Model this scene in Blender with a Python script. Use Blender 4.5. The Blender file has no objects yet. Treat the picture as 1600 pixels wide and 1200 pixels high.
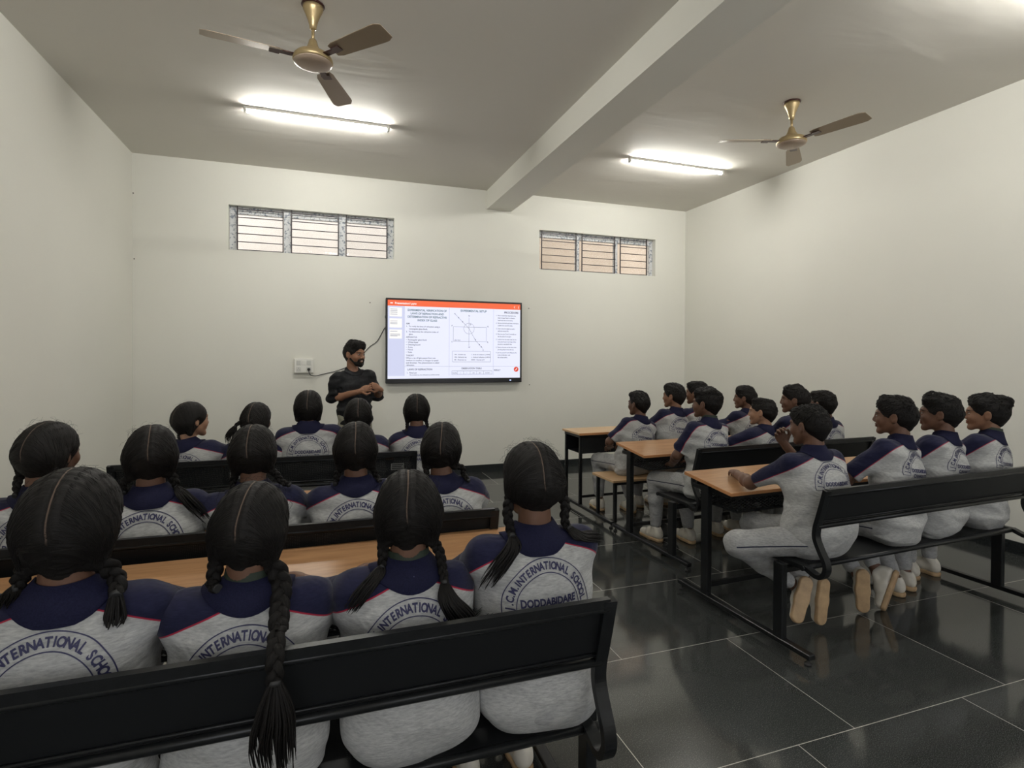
import bpy, math, random
import numpy as np
from mathutils import Vector, Matrix
from mathutils.bvhtree import BVHTree
PI = math.pi
R_ = math.radians
C = bpy.context.scene.collection
SC = bpy.context.scene

# ------------------------------------------------------------------ camera
cam_d = bpy.data.cameras.new('camera'); cam = bpy.data.objects.new('camera', cam_d); C.objects.link(cam)
FPX, YAW, PITCH, ROLL, CAMH = 863.66, .3328, -.0104, .0049, 1.5
cam_d.sensor_fit = 'HORIZONTAL'; cam_d.sensor_width = 36.0; cam_d.lens = FPX / 1600 * 36.0
cam_d.shift_y = -35.3 / 1600; cam_d.clip_start = .02
_f = Vector((math.sin(YAW)*math.cos(PITCH), math.cos(YAW)*math.cos(PITCH), math.sin(PITCH)))
_r0 = Vector((math.cos(YAW), -math.sin(YAW), 0)); _u0 = _r0.cross(_f)
_r = _r0*math.cos(ROLL) + _u0*math.sin(ROLL); _u = -_r0*math.sin(ROLL) + _u0*math.cos(ROLL)
cam.matrix_world = Matrix(((_r.x, _u.x, -_f.x, 0), (_r.y, _u.y, -_f.y, 0), (_r.z, _u.z, -_f.z, CAMH), (0, 0, 0, 1)))
SC.camera = cam
# ------------------------------------------------------------------ world, exposure
W = bpy.data.worlds.new('sky'); SC.world = W; W.use_nodes = True
W.node_tree.nodes['Background'].inputs[0].default_value = (.93, .95, 1, 1)
W.node_tree.nodes['Background'].inputs[1].default_value = 2.7
SC.view_settings.view_transform = 'Standard'; SC.view_settings.look = 'None'
SC.view_settings.exposure = 0.0; SC.view_settings.gamma = 1; SC.view_settings.use_curve_mapping = False
TUBE_POWER = 197.0          # emission strength of every fluorescent tube in the room
SCREEN_POWER = 1.0
# ------------------------------------------------------------------ room measures (metres)
XL, XR, YB, YN, H = -1.882, 5.034, 6.828, -0.75, 3.616

# ================================================================== materials
def new_mat(name):
    m = bpy.data.materials.new(name); m.use_nodes = True
    nt = m.node_tree; b = nt.nodes['Principled BSDF']; return m, nt, b
class N:
    """tiny node builder"""
    def __init__(s, nt): s.nt = nt
    def node(s, t, **kw):
        n = s.nt.nodes.new(t)
        for k, v in kw.items(): setattr(n, k, v)
        return n
    def _in(s, n, i, v):
        if v is None: return
        if isinstance(v, bpy.types.NodeSocket): s.nt.links.new(v, n.inputs[i])
        else: n.inputs[i].default_value = v
    def math(s, op, a, b=None, c=None, clamp=False):
        n = s.node('ShaderNodeMath', operation=op, use_clamp=clamp)
        s._in(n, 0, a); s._in(n, 1, b)
        if c is not None: s._in(n, 2, c)
        return n.outputs[0]
    def vmath(s, op, a, b=None, out=0):
        n = s.node('ShaderNodeVectorMath', operation=op); s._in(n, 0, a)
        if b is not None: s._in(n, 1, b)
        return n.outputs[out]
    def coord(s, which='Object'): return s.node('ShaderNodeTexCoord').outputs[which]
    def attr(s, name, out='Fac'):
        n = s.node('ShaderNodeAttribute'); n.attribute_name = name; return n.outputs[out]
    def noise(s, v, scale, detail=2, rough=.5, out=0, dist=0):
        n = s.node('ShaderNodeTexNoise'); s._in(n, 'Vector', v); n.inputs['Scale'].default_value = scale
        n.inputs['Detail'].default_value = detail; n.inputs['Roughness'].default_value = rough
        n.inputs['Distortion'].default_value = dist
        return n.outputs[out]
    def mapr(s, v, a, b, c=0., d=1.):
        n = s.node('ShaderNodeMapRange'); s._in(n, 0, v)
        for i, x in zip((1, 2, 3, 4), (a, b, c, d)): n.inputs[i].default_value = x
        return n.outputs[0]
    def mix(s, f, a, b):
        n = s.node('ShaderNodeMix', data_type='RGBA'); s._in(n, 0, f)
        for i, x in ((6, a), (7, b)):
            if isinstance(x, (tuple, list)): n.inputs[i].default_value = (*x[:3], 1)
            else: s.nt.links.new(x, n.inputs[i])
        return n.outputs[2]
    def sep(s, v): return s.node('ShaderNodeSeparateXYZ'), v
    def xyz(s, v):
        n = s.node('ShaderNodeSeparateXYZ'); s._in(n, 0, v); return n.outputs
    def comb(s, x, y, z):
        n = s.node('ShaderNodeCombineXYZ')
        for i, v in enumerate((x, y, z)): s._in(n, i, v)
        return n.outputs[0]
    def bump(s, h, strength, dist, b):
        n = s.node('ShaderNodeBump'); n.inputs['Strength'].default_value = strength
        n.inputs['Distance'].default_value = dist; s._in(n, 'Height', h); s.nt.links.new(n.outputs[0], b.inputs['Normal'])
    def set(s, b, **kw):
        for k, v in kw.items():
            s._in(b, k.replace('_', ' '), v)
def rgba(c): return (*c[:3], 1)
def plain(name, col, rough=.5, metal=0, spec=None, var=.0, scale=30, bump=0, bdist=.002):
    m, nt, b = new_mat(name); n = N(nt)
    b.inputs['Base Color'].default_value = rgba(col); b.inputs['Roughness'].default_value = rough
    b.inputs['Metallic'].default_value = metal
    if spec is not None: b.inputs['Specular IOR Level'].default_value = spec
    if var or bump:
        nz = n.noise(n.coord(), scale, 3)
        if var:
            c = n.mix(n.mapr(nz, .3, .7), tuple(x*(1-var) for x in col), tuple(min(1, x*(1+var)) for x in col))
            nt.links.new(c, b.inputs['Base Color'])
        if bump: n.bump(nz, bump, bdist, b)
    return m
M = {}
def wall_mat(name, col):
    m, nt, b = new_mat(name); n = N(nt); co = n.coord()
    big = n.noise(co, .7, 3); fine = n.noise(co, 9, 4)
    c = n.mix(n.mapr(big, .3, .7), tuple(x*.97 for x in col), tuple(x*1.02 for x in col))
    nt.links.new(c, b.inputs['Base Color']); b.inputs['Roughness'].default_value = .62
    b.inputs['Specular IOR Level'].default_value = .25
    n.bump(n.math('ADD', big, n.math('MULTIPLY', fine, .12)), .25, .03, b)
    return m
M['wall'] = wall_mat('wall_paint', (.775, .765, .700))
M['ceiling'] = None
def ceiling_mat():
    m, nt, b = new_mat('ceiling_paint'); n = N(nt); co = n.coord()
    sc = n.vmath('MULTIPLY', co, (1, 2.6, 1))
    big = n.noise(sc, .9, 3, .5, dist=.6); mid = n.noise(sc, 3.2, 2)
    b.inputs['Base Color'].default_value = (.70, .675, .615, 1); b.inputs['Roughness'].default_value = .7
    b.inputs['Specular IOR Level'].default_value = .2
    n.bump(n.math('ADD', big, n.math('MULTIPLY', mid, .18)), .28, .03, b)
    return m
M['ceiling'] = ceiling_mat()
def floor_mat():
    m, nt, b = new_mat('black_granite'); n = N(nt); co = n.coord(); X, Y, Z = n.xyz(co)
    # slabs .75 deep in rows, joints staggered from row to row
    ry = n.math('DIVIDE', n.math('SUBTRACT', Y, 1.642), .748); row = n.math('FLOOR', ry)
    fy = n.math('MULTIPLY', n.math('FRACT', ry), .748)
    off = n.math('MULTIPLY', n.math('FRACT', n.math('MULTIPLY', n.math('ADD', row, 3.0), .318)), .93)
    off = n.math('ADD', off, .225)
    rx = n.math('DIVIDE', n.math('SUBTRACT', X, off), .93)
    fx = n.math('MULTIPLY', n.math('FRACT', rx), .93)
    dy = n.math('MINIMUM', fy, n.math('SUBTRACT', .748, fy)); dx = n.math('MINIMUM', fx, n.math('SUBTRACT', .93, fx))
    j = n.math('LESS_THAN', n.math('MINIMUM', dx, dy), .0017)
    cell = n.node('ShaderNodeTexWhiteNoise', noise_dimensions='2D')
    nt.links.new(n.comb(n.math('FLOOR', rx), row, 0.), cell.inputs[0]); tone = cell.outputs[0]
    sp = n.noise(co, 260, 2, .6); sp2 = n.noise(co, 90, 3, .7)
    base = n.mix(n.mapr(tone, 0, 1), (.024, .026, .026), (.042, .045, .043))
    c = n.mix(n.mapr(sp, .54, .70), base, (.13, .135, .13))
    c = n.mix(n.mapr(sp2, .62, .75, 0, .6), c, (.07, .075, .07))
    c = n.mix(j, c, (.42, .40, .36))
    nt.links.new(c, b.inputs['Base Color'])
    rg = n.mapr(n.noise(co, 3.0, 4), .3, .75, .06, .15)
    nt.links.new(n.math('ADD', rg, n.math('MULTIPLY', j, .4)), b.inputs['Roughness'])
    b.inputs['Specular IOR Level'].default_value = .62
    n.bump(n.noise(co, 2.2, 2), .06, .01, b)
    return m
M['floor'] = floor_mat()
M['skirting'] = plain('skirting_granite', (.02, .023, .024), .16, var=.5, scale=120)
M['black'] = plain('black_powder_coat', (.010, .011, .012), .30, spec=.32, var=.2, scale=60, bump=.05)
M['plastic'] = plain('black_plastic', (.012, .012, .014), .28)
M['white_plastic'] = plain('white_plastic', (.80, .79, .74), .35)
M['grey_plastic'] = plain('grey_switch', (.62, .62, .58), .35)
M['steel'] = plain('dull_steel', (.45, .45, .45), .35, .9)
M['nail'] = plain('rusty_nail', (.08, .07, .06), .6)
M['rubber'] = plain('rubber', (.02, .02, .02), .6)
def wood_mat(name, c1, c2, rough):
    m, nt, b = new_mat(name); n = N(nt); co = n.coord()
    s = n.vmath('MULTIPLY', co, (1.6, 16, 16)); nz = n.noise(s, 1.6, 5, .62, dist=1.2)
    s2 = n.vmath('MULTIPLY', co, (6, 130, 60)); nf = n.noise(s2, 1.0, 3, .6)
    f = n.math('ADD', n.math('MULTIPLY', nz, .8), n.math('MULTIPLY', nf, .2))
    c = n.mix(n.mapr(f, .33, .68), c1, c2)
    nt.links.new(c, b.inputs['Base Color']); b.inputs['Roughness'].default_value = rough
    n.bump(nf, .05, .001, b)
    return m
M['wood'] = wood_mat('desk_laminate', (.33, .170, .078), (.52, .295, .148), .30)
M['wood_edge'] = wood_mat('desk_edge_band', (.46, .20, .075), (.58, .28, .115), .42)
M['wood_pale'] = wood_mat('pale_laminate', (.52, .33, .17), (.66, .44, .24), .35)
def perforated(name, pitch, rad, open_amt, ax):
    m, nt, b = new_mat(name); n = N(nt); X, Y, Z = n.xyz(n.coord())
    A = X; B = Z if ax == 'xz' else Y
    fa = n.math('SUBTRACT', n.math('FRACT', n.math('DIVIDE', A, pitch)), .5)
    fb = n.math('SUBTRACT', n.math('FRACT', n.math('DIVIDE', B, pitch)), .5)
    d = n.math('SQRT', n.math('ADD', n.math('MULTIPLY', fa, fa), n.math('MULTIPLY', fb, fb)))
    hole = n.math('LESS_THAN', d, rad)
    b.inputs['Base Color'].default_value = (.011, .012, .013, 1); b.inputs['Roughness'].default_value = .5; b.inputs['Specular IOR Level'].default_value = .25
    nt.links.new(n.math('SUBTRACT', 1., n.math('MULTIPLY', hole, open_amt)), b.inputs['Alpha'])
    return m
M['perf'] = perforated('perforated_back_sheet', .006, .16, 1.0, 'xz')
M['perf_seat'] = perforated('perforated_seat_sheet', .008, .2, 1.0, 'xy')
def diamond_mesh():
    m, nt, b = new_mat('expanded_metal'); n = N(nt); X, Y, Z = n.xyz(n.coord())
    s = n.math('ADD', X, Y)
    a = n.math('FRACT', n.math('DIVIDE', n.math('ADD', s, n.math('MULTIPLY', Z, 1.8)), .030))
    c = n.math('FRACT', n.math('DIVIDE', n.math('SUBTRACT', s, n.math('MULTIPLY', Z, 1.8)), .030))
    solid = n.math('MAXIMUM', n.math('LESS_THAN', a, .27), n.math('LESS_THAN', c, .27))
    nt.links.new(solid, b.inputs['Alpha']); b.inputs['Base Color'].default_value = (.016, .017, .018, 1)
    b.inputs['Roughness'].default_value = .35
    return m
M['grille'] = diamond_mesh()
def fabric_mat(name, kind, tint=(1, 1, 1)):
    """grey melange jersey; 'shirt' adds the navy raglan panels and red piping from the 'nav' attribute, 'trouser' a dark side line"""
    m, nt, b = new_mat(name); n = N(nt); co = n.coord()
    s = n.vmath('MULTIPLY', co, (55, 55, 260)); mel = n.noise(s, 1.0, 3, .65)
    fuzz = n.noise(co, 700, 1); fold = n.noise(n.vmath('MULTIPLY', co, (1, 1, 1.7)), 7, 2, .45, dist=.8)
    g1 = tuple(a*b_ for a, b_ in zip((.315, .318, .312), tint)); g2 = tuple(a*b_ for a, b_ in zip((.48, .48, .468), tint))
    c = n.mix(n.mapr(mel, .32, .68), g1, g2)
    if kind == 'shirt':
        nav = n.attr('nav')
        c = n.mix(n.mapr(nav, -.0006, .0006), c, (.33, .018, .045))
        c = n.mix(n.mapr(nav, .0030, .0042), c, n.mix(n.mapr(mel, .3, .7), (.010, .0105, .031), (.016, .017, .047)))
    if kind == 'trouser':
        st = n.math('ABSOLUTE', n.attr('nav'))
        c = n.mix(n.mapr(st, .0028, .0042), (.02, .022, .045), c)
    nt.links.new(c, b.inputs['Base Color']); b.inputs['Roughness'].default_value = .88
    b.inputs['Specular IOR Level'].default_value = .15
    b.inputs['Sheen Weight'].default_value = .12
    n.bump(n.math('ADD', n.math('MULTIPLY', fold, 1.0), n.math('MULTIPLY', fuzz, .015)), .65, .028, b)
    return m
M['shirt'] = fabric_mat('grey_polo_jersey', 'shirt')
M['trouser'] = fabric_mat('grey_sweatpant_jersey', 'trouser', (.87, .87, .88))
M['navy'] = plain('navy_rib_knit', (.0115, .012, .035), .8, spec=.15, var=.25, scale=300, bump=.2, bdist=.001)
M['print'] = plain('navy_screen_print', (.020, .020, .075), .6)
M['green'] = plain('dark_green_ribbon', (.014, .024, .014), .7)
M['blackshirt'] = plain('black_cotton', (.0075, .008, .010), .75, spec=.3, var=.2, scale=12, bump=.7, bdist=.02)
M['khaki'] = plain('light_khaki_cotton', (.33, .32, .25), .85, var=.1, scale=20, bump=.4, bdist=.01)
M['shoe'] = plain('white_shoe_leather', (.66, .62, .54), .5, var=.12, scale=18, bump=.2)
M['sole'] = plain('gum_sole', (.50, .34, .19), .55, var=.15, scale=25, bump=.3)
M['sole_white'] = plain('cream_sole', (.62, .55, .42), .55, var=.1)
M['lace'] = plain('white_lace', (.72, .70, .66), .8)
M['bangle'] = plain('red_bead', (.28, .03, .04), .4)
M['watch'] = plain('dark_watch', (.02, .02, .02), .25)
M['silver'] = plain('silver', (.8, .8, .8), .2, 1)
def skin_mat(name, col, beard=False, smile=False):
    m, nt, b = new_mat(name); n = N(nt); hc = n.attr('hc', 'Vector'); X, Y, Z = n.xyz(hc); ax = n.math('ABSOLUTE', X)
    co = n.coord(); nz = n.noise(co, 35, 3)
    c = n.mix(n.mapr(nz, .3, .7), tuple(x*.92 for x in col), tuple(x*1.07 for x in col))
    def ell(cx, cz, rx, rz, e=.25, ymin=.045, tilt=0.):
        dx = n.math('SUBTRACT', ax, cx); dz = n.math('SUBTRACT', Z, cz)
        if tilt: dz = n.math('ADD', dz, n.math('MULTIPLY', dx, tilt))
        q = n.math('ADD', n.math('POWER', n.math('ABSOLUTE', n.math('DIVIDE', dx, rx)), 2.), n.math('POWER', n.math('ABSOLUTE', n.math('DIVIDE', dz, rz)), 2.))
        mk = n.mapr(q, 1-e, 1+e, 1., 0.)
        return n.math('MULTIPLY', mk, n.math('GREATER_THAN', Y, ymin))
    hair = (.012, .009, .008)
    lip = tuple(x*y for x, y in zip(col, (.80, .52, .55)))
    c = n.mix(ell(0, -.055, .023, .0085), c, lip)
    if smile:
        c = n.mix(ell(0, -.0545, .015, .0036), c, (.60, .57, .52))
    c = n.mix(ell(.031, .004, .0130, .0048), c, (.36, .33, .31))
    c = n.mix(ell(.032, .004, .0058, .0058), c, (.012, .008, .006))
    c = n.mix(ell(.031, .0085, .0150, .0018), c, hair)
    c = n.mix(ell(.032, .0235, .0185, .0038, .5, tilt=.1), c, hair)
    nt.links.new(c, b.inputs['Base Color']); b.inputs['Roughness'].default_value = .52
    b.inputs['Specular IOR Level'].default_value = .35
    b.inputs['Subsurface Weight'].default_value = .0
    n.bump(nz, .15, .003, b)
    return m
SK = {'a': skin_mat('brown_skin', (.215, .110, .065)), 'b': skin_mat('deep_brown_skin', (.125, .062, .038)),
      'c': skin_mat('light_brown_skin', (.33, .185, .115)), 't': skin_mat('teacher_skin', (.27, .135, .08), smile=True)}
def hair_mat(name, part):
    m, nt, b = new_mat(name); n = N(nt); hc = n.attr('hc', 'Vector'); st = n.attr('st', 'Vector')
    A, B_, C_ = n.xyz(st)
    s = n.comb(n.math('MULTIPLY', A, 44.), n.math('MULTIPLY', B_, 7.), n.math('MULTIPLY', C_, 30.))
    nz = n.noise(s, 1.0, 4, .7)
    c = n.mix(n.mapr(nz, .25, .75), (.0028, .0023, .0021), (.010, .0082, .007))
    if part:
        X, Y, Z = n.xyz(hc)
        w = n.math('MULTIPLY', n.math('SINE', n.math('MULTIPLY', n.math('SUBTRACT', Z, Y), 55.)), .0016)
        d = n.math('ABSOLUTE', n.math('ADD', X, w))
        k = n.math('MULTIPLY', n.mapr(d, .0011, .0021, 1, 0), n.mapr(Z, -.022, -.002))
        c = n.mix(n.math('MULTIPLY', k, .75), c, (.17, .12, .09))
    nt.links.new(c, b.inputs['Base Color'])
    nt.links.new(n.mapr(nz, .2, .8, .72, .48), b.inputs['Roughness'])
    b.inputs['Specular IOR Level'].default_value = .23
    n.bump(nz, .6, .003, b)
    return m
M['hair'] = hair_mat('black_hair', False); M['hair_part'] = hair_mat('parted_black_hair', True)
def fan_mat():
    m, nt, b = new_mat('champagne_gold_enamel'); n = N(nt)
    b.inputs['Base Color'].default_value = (.42, .32, .17, 1); b.inputs['Metallic'].default_value = .55; b.inputs['Roughness'].default_value = .34
    return m
M['gold'] = fan_mat()
M['fanblade'] = plain('brown_fan_enamel', (.30, .23, .16), .38, .3)
M['maroon'] = plain('maroon_trim', (.05, .015, .012), .3, .3)
def emit(name, col, s):
    m, nt, b = new_mat(name); b.inputs['Base Color'].default_value = rgba(col)
    b.inputs['Emission Color'].default_value = rgba(col); b.inputs['Emission Strength'].default_value = s; return m
M['tube'] = emit('lit_tube', (1, .985, .93), TUBE_POWER)
M['screen'] = emit('lit_screen', (.83, .85, 1.0), SCREEN_POWER); M['screen'].node_tree.nodes['Principled BSDF'].inputs['Base Color'].default_value = (.02, .02, .02, 1)
M['s_side'] = emit('screen_sidebar', (.70, .73, .96), SCREEN_POWER*.92)
M['s_orange'] = emit('screen_orange', (.93, .14, .045), SCREEN_POWER)
M['s_ink'] = emit('screen_ink', (.09, .10, .15), .8)
M['s_teal'] = emit('screen_title_ink', (.07, .15, .20), 1)
M['s_line'] = emit('screen_line', (.35, .37, .50), .8)
M['s_white'] = emit('screen_white', (1, .98, .95), SCREEN_POWER)
M['s_red'] = emit('screen_red', (.75, .06, .03), SCREEN_POWER)
M['led'] = emit('blue_led', (.5, .6, 1), 1.5)
for k in ('s_side', 's_orange', 's_ink', 's_teal', 's_line', 's_white', 's_red'):
    M[k].node_tree.nodes['Principled BSDF'].inputs['Base Color'].default_value = (.01, .01, .01, 1)
def frame_mat():
    m, nt, b = new_mat('aluminium_with_film'); n = N(nt); co = n.coord()
    nz = n.noise(n.vmath('MULTIPLY', co, (38, 38, 38)), 1.0, 2, .6)
    c = n.mix(n.mapr(nz, .52, .62), (.66, .67, .68), (.22, .25, .30))
    nt.links.new(c, b.inputs['Base Color']); b.inputs['Roughness'].default_value = .4; b.inputs['Metallic'].default_value = .0
    return m
M['alu'] = frame_mat()
M['iron'] = plain('dark_iron_bar', (.025, .016, .02), .5)
M['outside'] = plain('plaster_painted_bright', (.80, .73, .645), .9, var=.06, scale=2)  # overexposed brightness of the left view put into the plaster colour
def glass_mat():
    m, nt, b = new_mat('clear_glass')
    b.inputs['Roughness'].default_value = .02; b.inputs['Alpha'].default_value = .12
    return m
M['glass'] = glass_mat()

# ================================================================== mesh helpers
def build(name, V, F, mat, parent=None, smooth=True, attrs=None, mats=None, midx=None, loc=None):
    """V (n,3); F list of faces or (m,k) int array"""
    me = bpy.data.meshes.new(name); V = np.asarray(V, np.float32)
    if isinstance(F, np.ndarray):
        m_, k = F.shape; me.vertices.add(len(V)); me.vertices.foreach_set('co', V.ravel())
        me.loops.add(m_*k); me.loops.foreach_set('vertex_index', F.astype(np.int32).ravel())
        me.polygons.add(m_); me.polygons.foreach_set('loop_start', np.arange(0, m_*k, k, dtype=np.int32))
        me.update(calc_edges=True); me.validate()
    else:
        me.from_pydata([tuple(map(float, v)) for v in V], [], [tuple(map(int, f)) for f in F]); me.update()
    if attrs:
        for k, a in attrs.items():
            a = np.asarray(a, np.float32)
            if a.ndim == 1: at = me.attributes.new(k, 'FLOAT', 'POINT'); at.data.foreach_set('value', a)
            else: at = me.attributes.new(k, 'FLOAT_VECTOR', 'POINT'); at.data.foreach_set('vector', a.ravel())
    for mt in (mats or [mat]): me.materials.append(mt)
    if midx is not None: me.polygons.foreach_set('material_index', np.asarray(midx, np.int32))
    if smooth: me.shade_smooth()
    o = bpy.data.objects.new(name, me); C.objects.link(o)
    if parent: o.parent = parent
    if loc is not None: o.location = loc
    return o
class MB:
    """collects boxes, bars, tubes, lathes; becomes one mesh object"""
    def __init__(s): s.V = []; s.F = []; s.S = []
    def add(s, V, F, sm=False):
        o = len(s.V); s.V += [tuple(map(float, v)) for v in V]; s.F += [tuple(i+o for i in f) for f in F]; s.S += [sm]*len(F)
    def box(s, a, b, bev=.0, rot=None, org=None):
        """axis box between corners a and b; bev gives chamfered edges"""
        a = np.minimum(a, b).astype(float), np.maximum(a, b).astype(float); lo, hi = a
        c = (lo+hi)/2; h = (hi-lo)/2; bv = min(bev, h.min()*.8)
        if bv <= 0:
            V = [c+h*np.array(t) for t in ((-1, -1, -1), (1, -1, -1), (1, 1, -1), (-1, 1, -1), (-1, -1, 1), (1, -1, 1), (1, 1, 1), (-1, 1, 1))]
            F = [(3, 2, 1, 0), (4, 5, 6, 7), (0, 1, 5, 4), (1, 2, 6, 5), (2, 3, 7, 6), (3, 0, 4, 7)]
        else:
            V = []; idx = {}
            for sx in (-1, 1):
                for sy in (-1, 1):
                    for sz in (-1, 1):
                        for ax in range(3):
                            p = h-bv; p = p.copy(); p[ax] = h[ax]; idx[(sx, sy, sz, ax)] = len(V); V.append(c+p*np.array((sx, sy, sz)))
            F = []
            for ax in range(3):
                for sg in (-1, 1):
                    o1, o2 = [k for k in range(3) if k != ax]; q = []
                    for u, v in ((-1, -1), (1, -1), (1, 1), (-1, 1)):
                        t = [0, 0, 0]; t[ax] = sg; t[o1] = u; t[o2] = v; q.append(idx[(*t, ax)])
                    if (sg > 0) == (ax == 1): q.reverse()
                    F.append(tuple(q))
            for ax in range(3):      # edges along ax
                o1, o2 = [k for k in range(3) if k != ax]
                for u in (-1, 1):
                    for v in (-1, 1):
                        t0 = [0, 0, 0]; t0[ax] = -1; t0[o1] = u; t0[o2] = v; t1 = list(t0); t1[ax] = 1
                        F.append((idx[(*t0, o1)], idx[(*t1, o1)], idx[(*t1, o2)], idx[(*t0, o2)]))
            for sx in (-1, 1):
                for sy in (-1, 1):
                    for sz in (-1, 1): F.append(tuple(idx[(sx, sy, sz, k)] for k in range(3)))
        if rot is not None:
            o = np.array(org if org is not None else c, float); V = [o + rot@(np.array(v)-o) for v in V]
        s.add(V, F); return s
    def tube(s, pts, r, n=8, cap=True, sm=True, sec=None, up=None):
        """sweep; r scalar or list; sec = (hw,hh) rectangle instead of circle"""
        P = [np.array(p, float) for p in pts]; k = len(P); rs = r if isinstance(r, (list, tuple, np.ndarray)) else [r]*k
        T = [(P[min(i+1, k-1)]-P[max(i-1, 0)]) for i in range(k)]; T = [t/(np.linalg.norm(t)+1e-12) for t in T]
        u = np.array(up if up is not None else ((0, 0, 1) if abs(T[0][2]) < .9 else (1, 0, 0)), float)
        V = []
        for i in range(k):
            u = u - T[i]*(u@T[i]); u /= np.linalg.norm(u); w = np.cross(T[i], u)
            if sec:
                for a, b in ((-1, -1), (1, -1), (1, 1), (-1, 1)): V.append(P[i]+w*a*sec[0]+u*b*sec[1])
            else:
                for j in range(n): a = 2*PI*j/n; V.append(P[i]+(w*math.cos(a)+u*math.sin(a))*rs[i])
        n = 4 if sec else n
        F = [(i*n+j, i*n+(j+1) % n, (i+1)*n+(j+1) % n, (i+1)*n+j) for i in range(k-1) for j in range(n)]
        s.add(V, F, sm and not sec)
        if cap: 
            o = len(s.V)-k*n; s.F += [tuple(o+j for j in reversed(range(n))), tuple(o+(k-1)*n+j for j in range(n))]; s.S += [False]*2
        return s
    def lathe(s, prof, c=(0, 0, 0), n=32, sm=True):
        c = np.array(c, float); V = []; k = len(prof)
        for r, z in prof:
            for j in range(n): a = 2*PI*j/n; V.append(c+np.array((r*math.cos(a), r*math.sin(a), z)))
        F = [(i*n+j, i*n+(j+1) % n, (i+1)*n+(j+1) % n, (i+1)*n+j) for i in range(k-1) for j in range(n)]
        s.add(V, F, sm); o = len(s.V)-k*n
        s.F += [tuple(o+j for j in reversed(range(n))), tuple(o+(k-1)*n+j for j in range(n))]; s.S += [False]*2
        return s
    def obj(s, name, mat, parent=None, loc=None):
        me = bpy.data.meshes.new(name); me.from_pydata(s.V, [], s.F); me.update()
        me.polygons.foreach_set('use_smooth', s.S); me.materials.append(mat)
        import bmesh
        bm = bmesh.new(); bm.from_mesh(me); bmesh.ops.recalc_face_normals(bm, faces=bm.faces); bm.to_mesh(me); bm.free()
        o = bpy.data.objects.new(name, me); C.objects.link(o)
        if parent: o.parent = parent
        if loc is not None: o.location = loc
        return o
def empty(name, loc, rz=0):
    o = bpy.data.objects.new(name, None); C.objects.link(o); o.location = loc; o.rotation_euler = (0, 0, rz)
    o.empty_display_size = .1; return o
def tag(o, label=None, cat=None, group=None, kind=None):
    for k, v in (('label', label), ('category', cat), ('group', group), ('kind', kind)):
        if v: o[k] = v
    return o
def dup_tree(o, parent=None):
    c = o.copy(); C.objects.link(c); c.parent = parent
    for ch in list(o.children): dup_tree(ch, c)
    return c

# ================================================================== the room
def rect_wall_x(name, y, holes, thick, out):
    """wall in the XZ plane at depth y with rectangular holes (x0,x1,z0,z1); thickness grows by out (+1/-1)"""
    xs = sorted({XL-.2, XR+.2, *[h[0] for h in holes], *[h[1] for h in holes]}); zs = sorted({0, H+.15, *[h[2] for h in holes], *[h[3] for h in holes]})
    b = MB(); t = out*thick
    for i in range(len(xs)-1):
        for j in range(len(zs)-1):
            cx = (xs[i]+xs[i+1])/2; cz = (zs[j]+zs[j+1])/2
            if any(h[0] < cx < h[1] and h[2] < cz < h[3] for h in holes): continue
            for yy in (y, y+t): b.add([(xs[i], yy, zs[j]), (xs[i+1], yy, zs[j]), (xs[i+1], yy, zs[j+1]), (xs[i], yy, zs[j+1])], [(0, 1, 2, 3)])
    for x0, x1, z0, z1 in holes:
        for A, B in (((x0, z0), (x1, z0)), ((x1, z0), (x1, z1)), ((x1, z1), (x0, z1)), ((x0, z1), (x0, z0))):
            b.add([(A[0], y, A[1]), (B[0], y, B[1]), (B[0], y+t, B[1]), (A[0], y+t, A[1])], [(0, 1, 2, 3)])
    return tag(b.obj(name, M['wall']), kind='structure')
WIN = [(-.970, .840, 2.662, 3.160), (2.738, 4.525, 2.650, 3.172)]
rect_wall_x('wall_far', YB, WIN, .23, 1)
ADDED_WIN = [(-1.3, .7, .95, 2.45), (2.1, 4.5, .95, 2.45)]      # unseen windows added behind the camera to brighten the pupils' backs
rect_wall_x('wall_near', YN, ADDED_WIN, .23, -1)
for nm, x, s in (('wall_left', XL, -1), ('wall_right', XR, 1)):
    tag(MB().box((x, YN-.2, 0), (x+s*.2, YB, H+.15)).obj(nm, M['wall']), kind='structure')
tag(MB().box((XL-.2, YN-.2, -.12), (XR+.2, YB+.2, 0)).obj('floor', M['floor']), kind='structure')
tag(MB().box((XL-.2, YN-.2, H), (XR+.2, YB+.23, H+.14)).obj('ceiling', M['ceiling']), kind='structure')
tag(MB().box((2.008, YN, 3.377), (2.344, YB, H+.01)).obj('trim_1', M['wall']), kind='structure')   # concrete beam
SKH = .097
for nm, a, b_ in (('baseboard_far', (XL, YB-.012, 0), (XR, YB, SKH)), ('baseboard_left', (XL, YN, 0), (XL+.012, YB-.012, SKH)),
                  ('baseboard_right', (XR-.012, YN, 0), (XR, YB-.012, SKH)), ('baseboard_near', (XL+.012, YN, 0), (XR-.012, YN+.012, SKH))):
    tag(MB().box(a, b_).obj(nm, M['skirting']), kind='structure')
# building wall outside the high windows; left part coloured paler for its overexposed light
tag(MB().box((-6, 8.6, 0), (1.95, 8.8, 9)).obj('wall_outside', M['outside']), kind='structure')
tag(MB().box((1.95, 8.6, 0), (9, 8.8, 9)).obj('wall_outside', plain('plaster_painted_dim', (.50, .395, .285), .9, var=.08, scale=3)), kind='structure')  # same wall, its less bright view put into a darker beige
tag(MB().box((-7, YB+.24, -.15), (10, 12, -.02)).obj('ground_outside', plain('concrete_yard', (.45, .43, .4), .9)), kind='structure')

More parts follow.
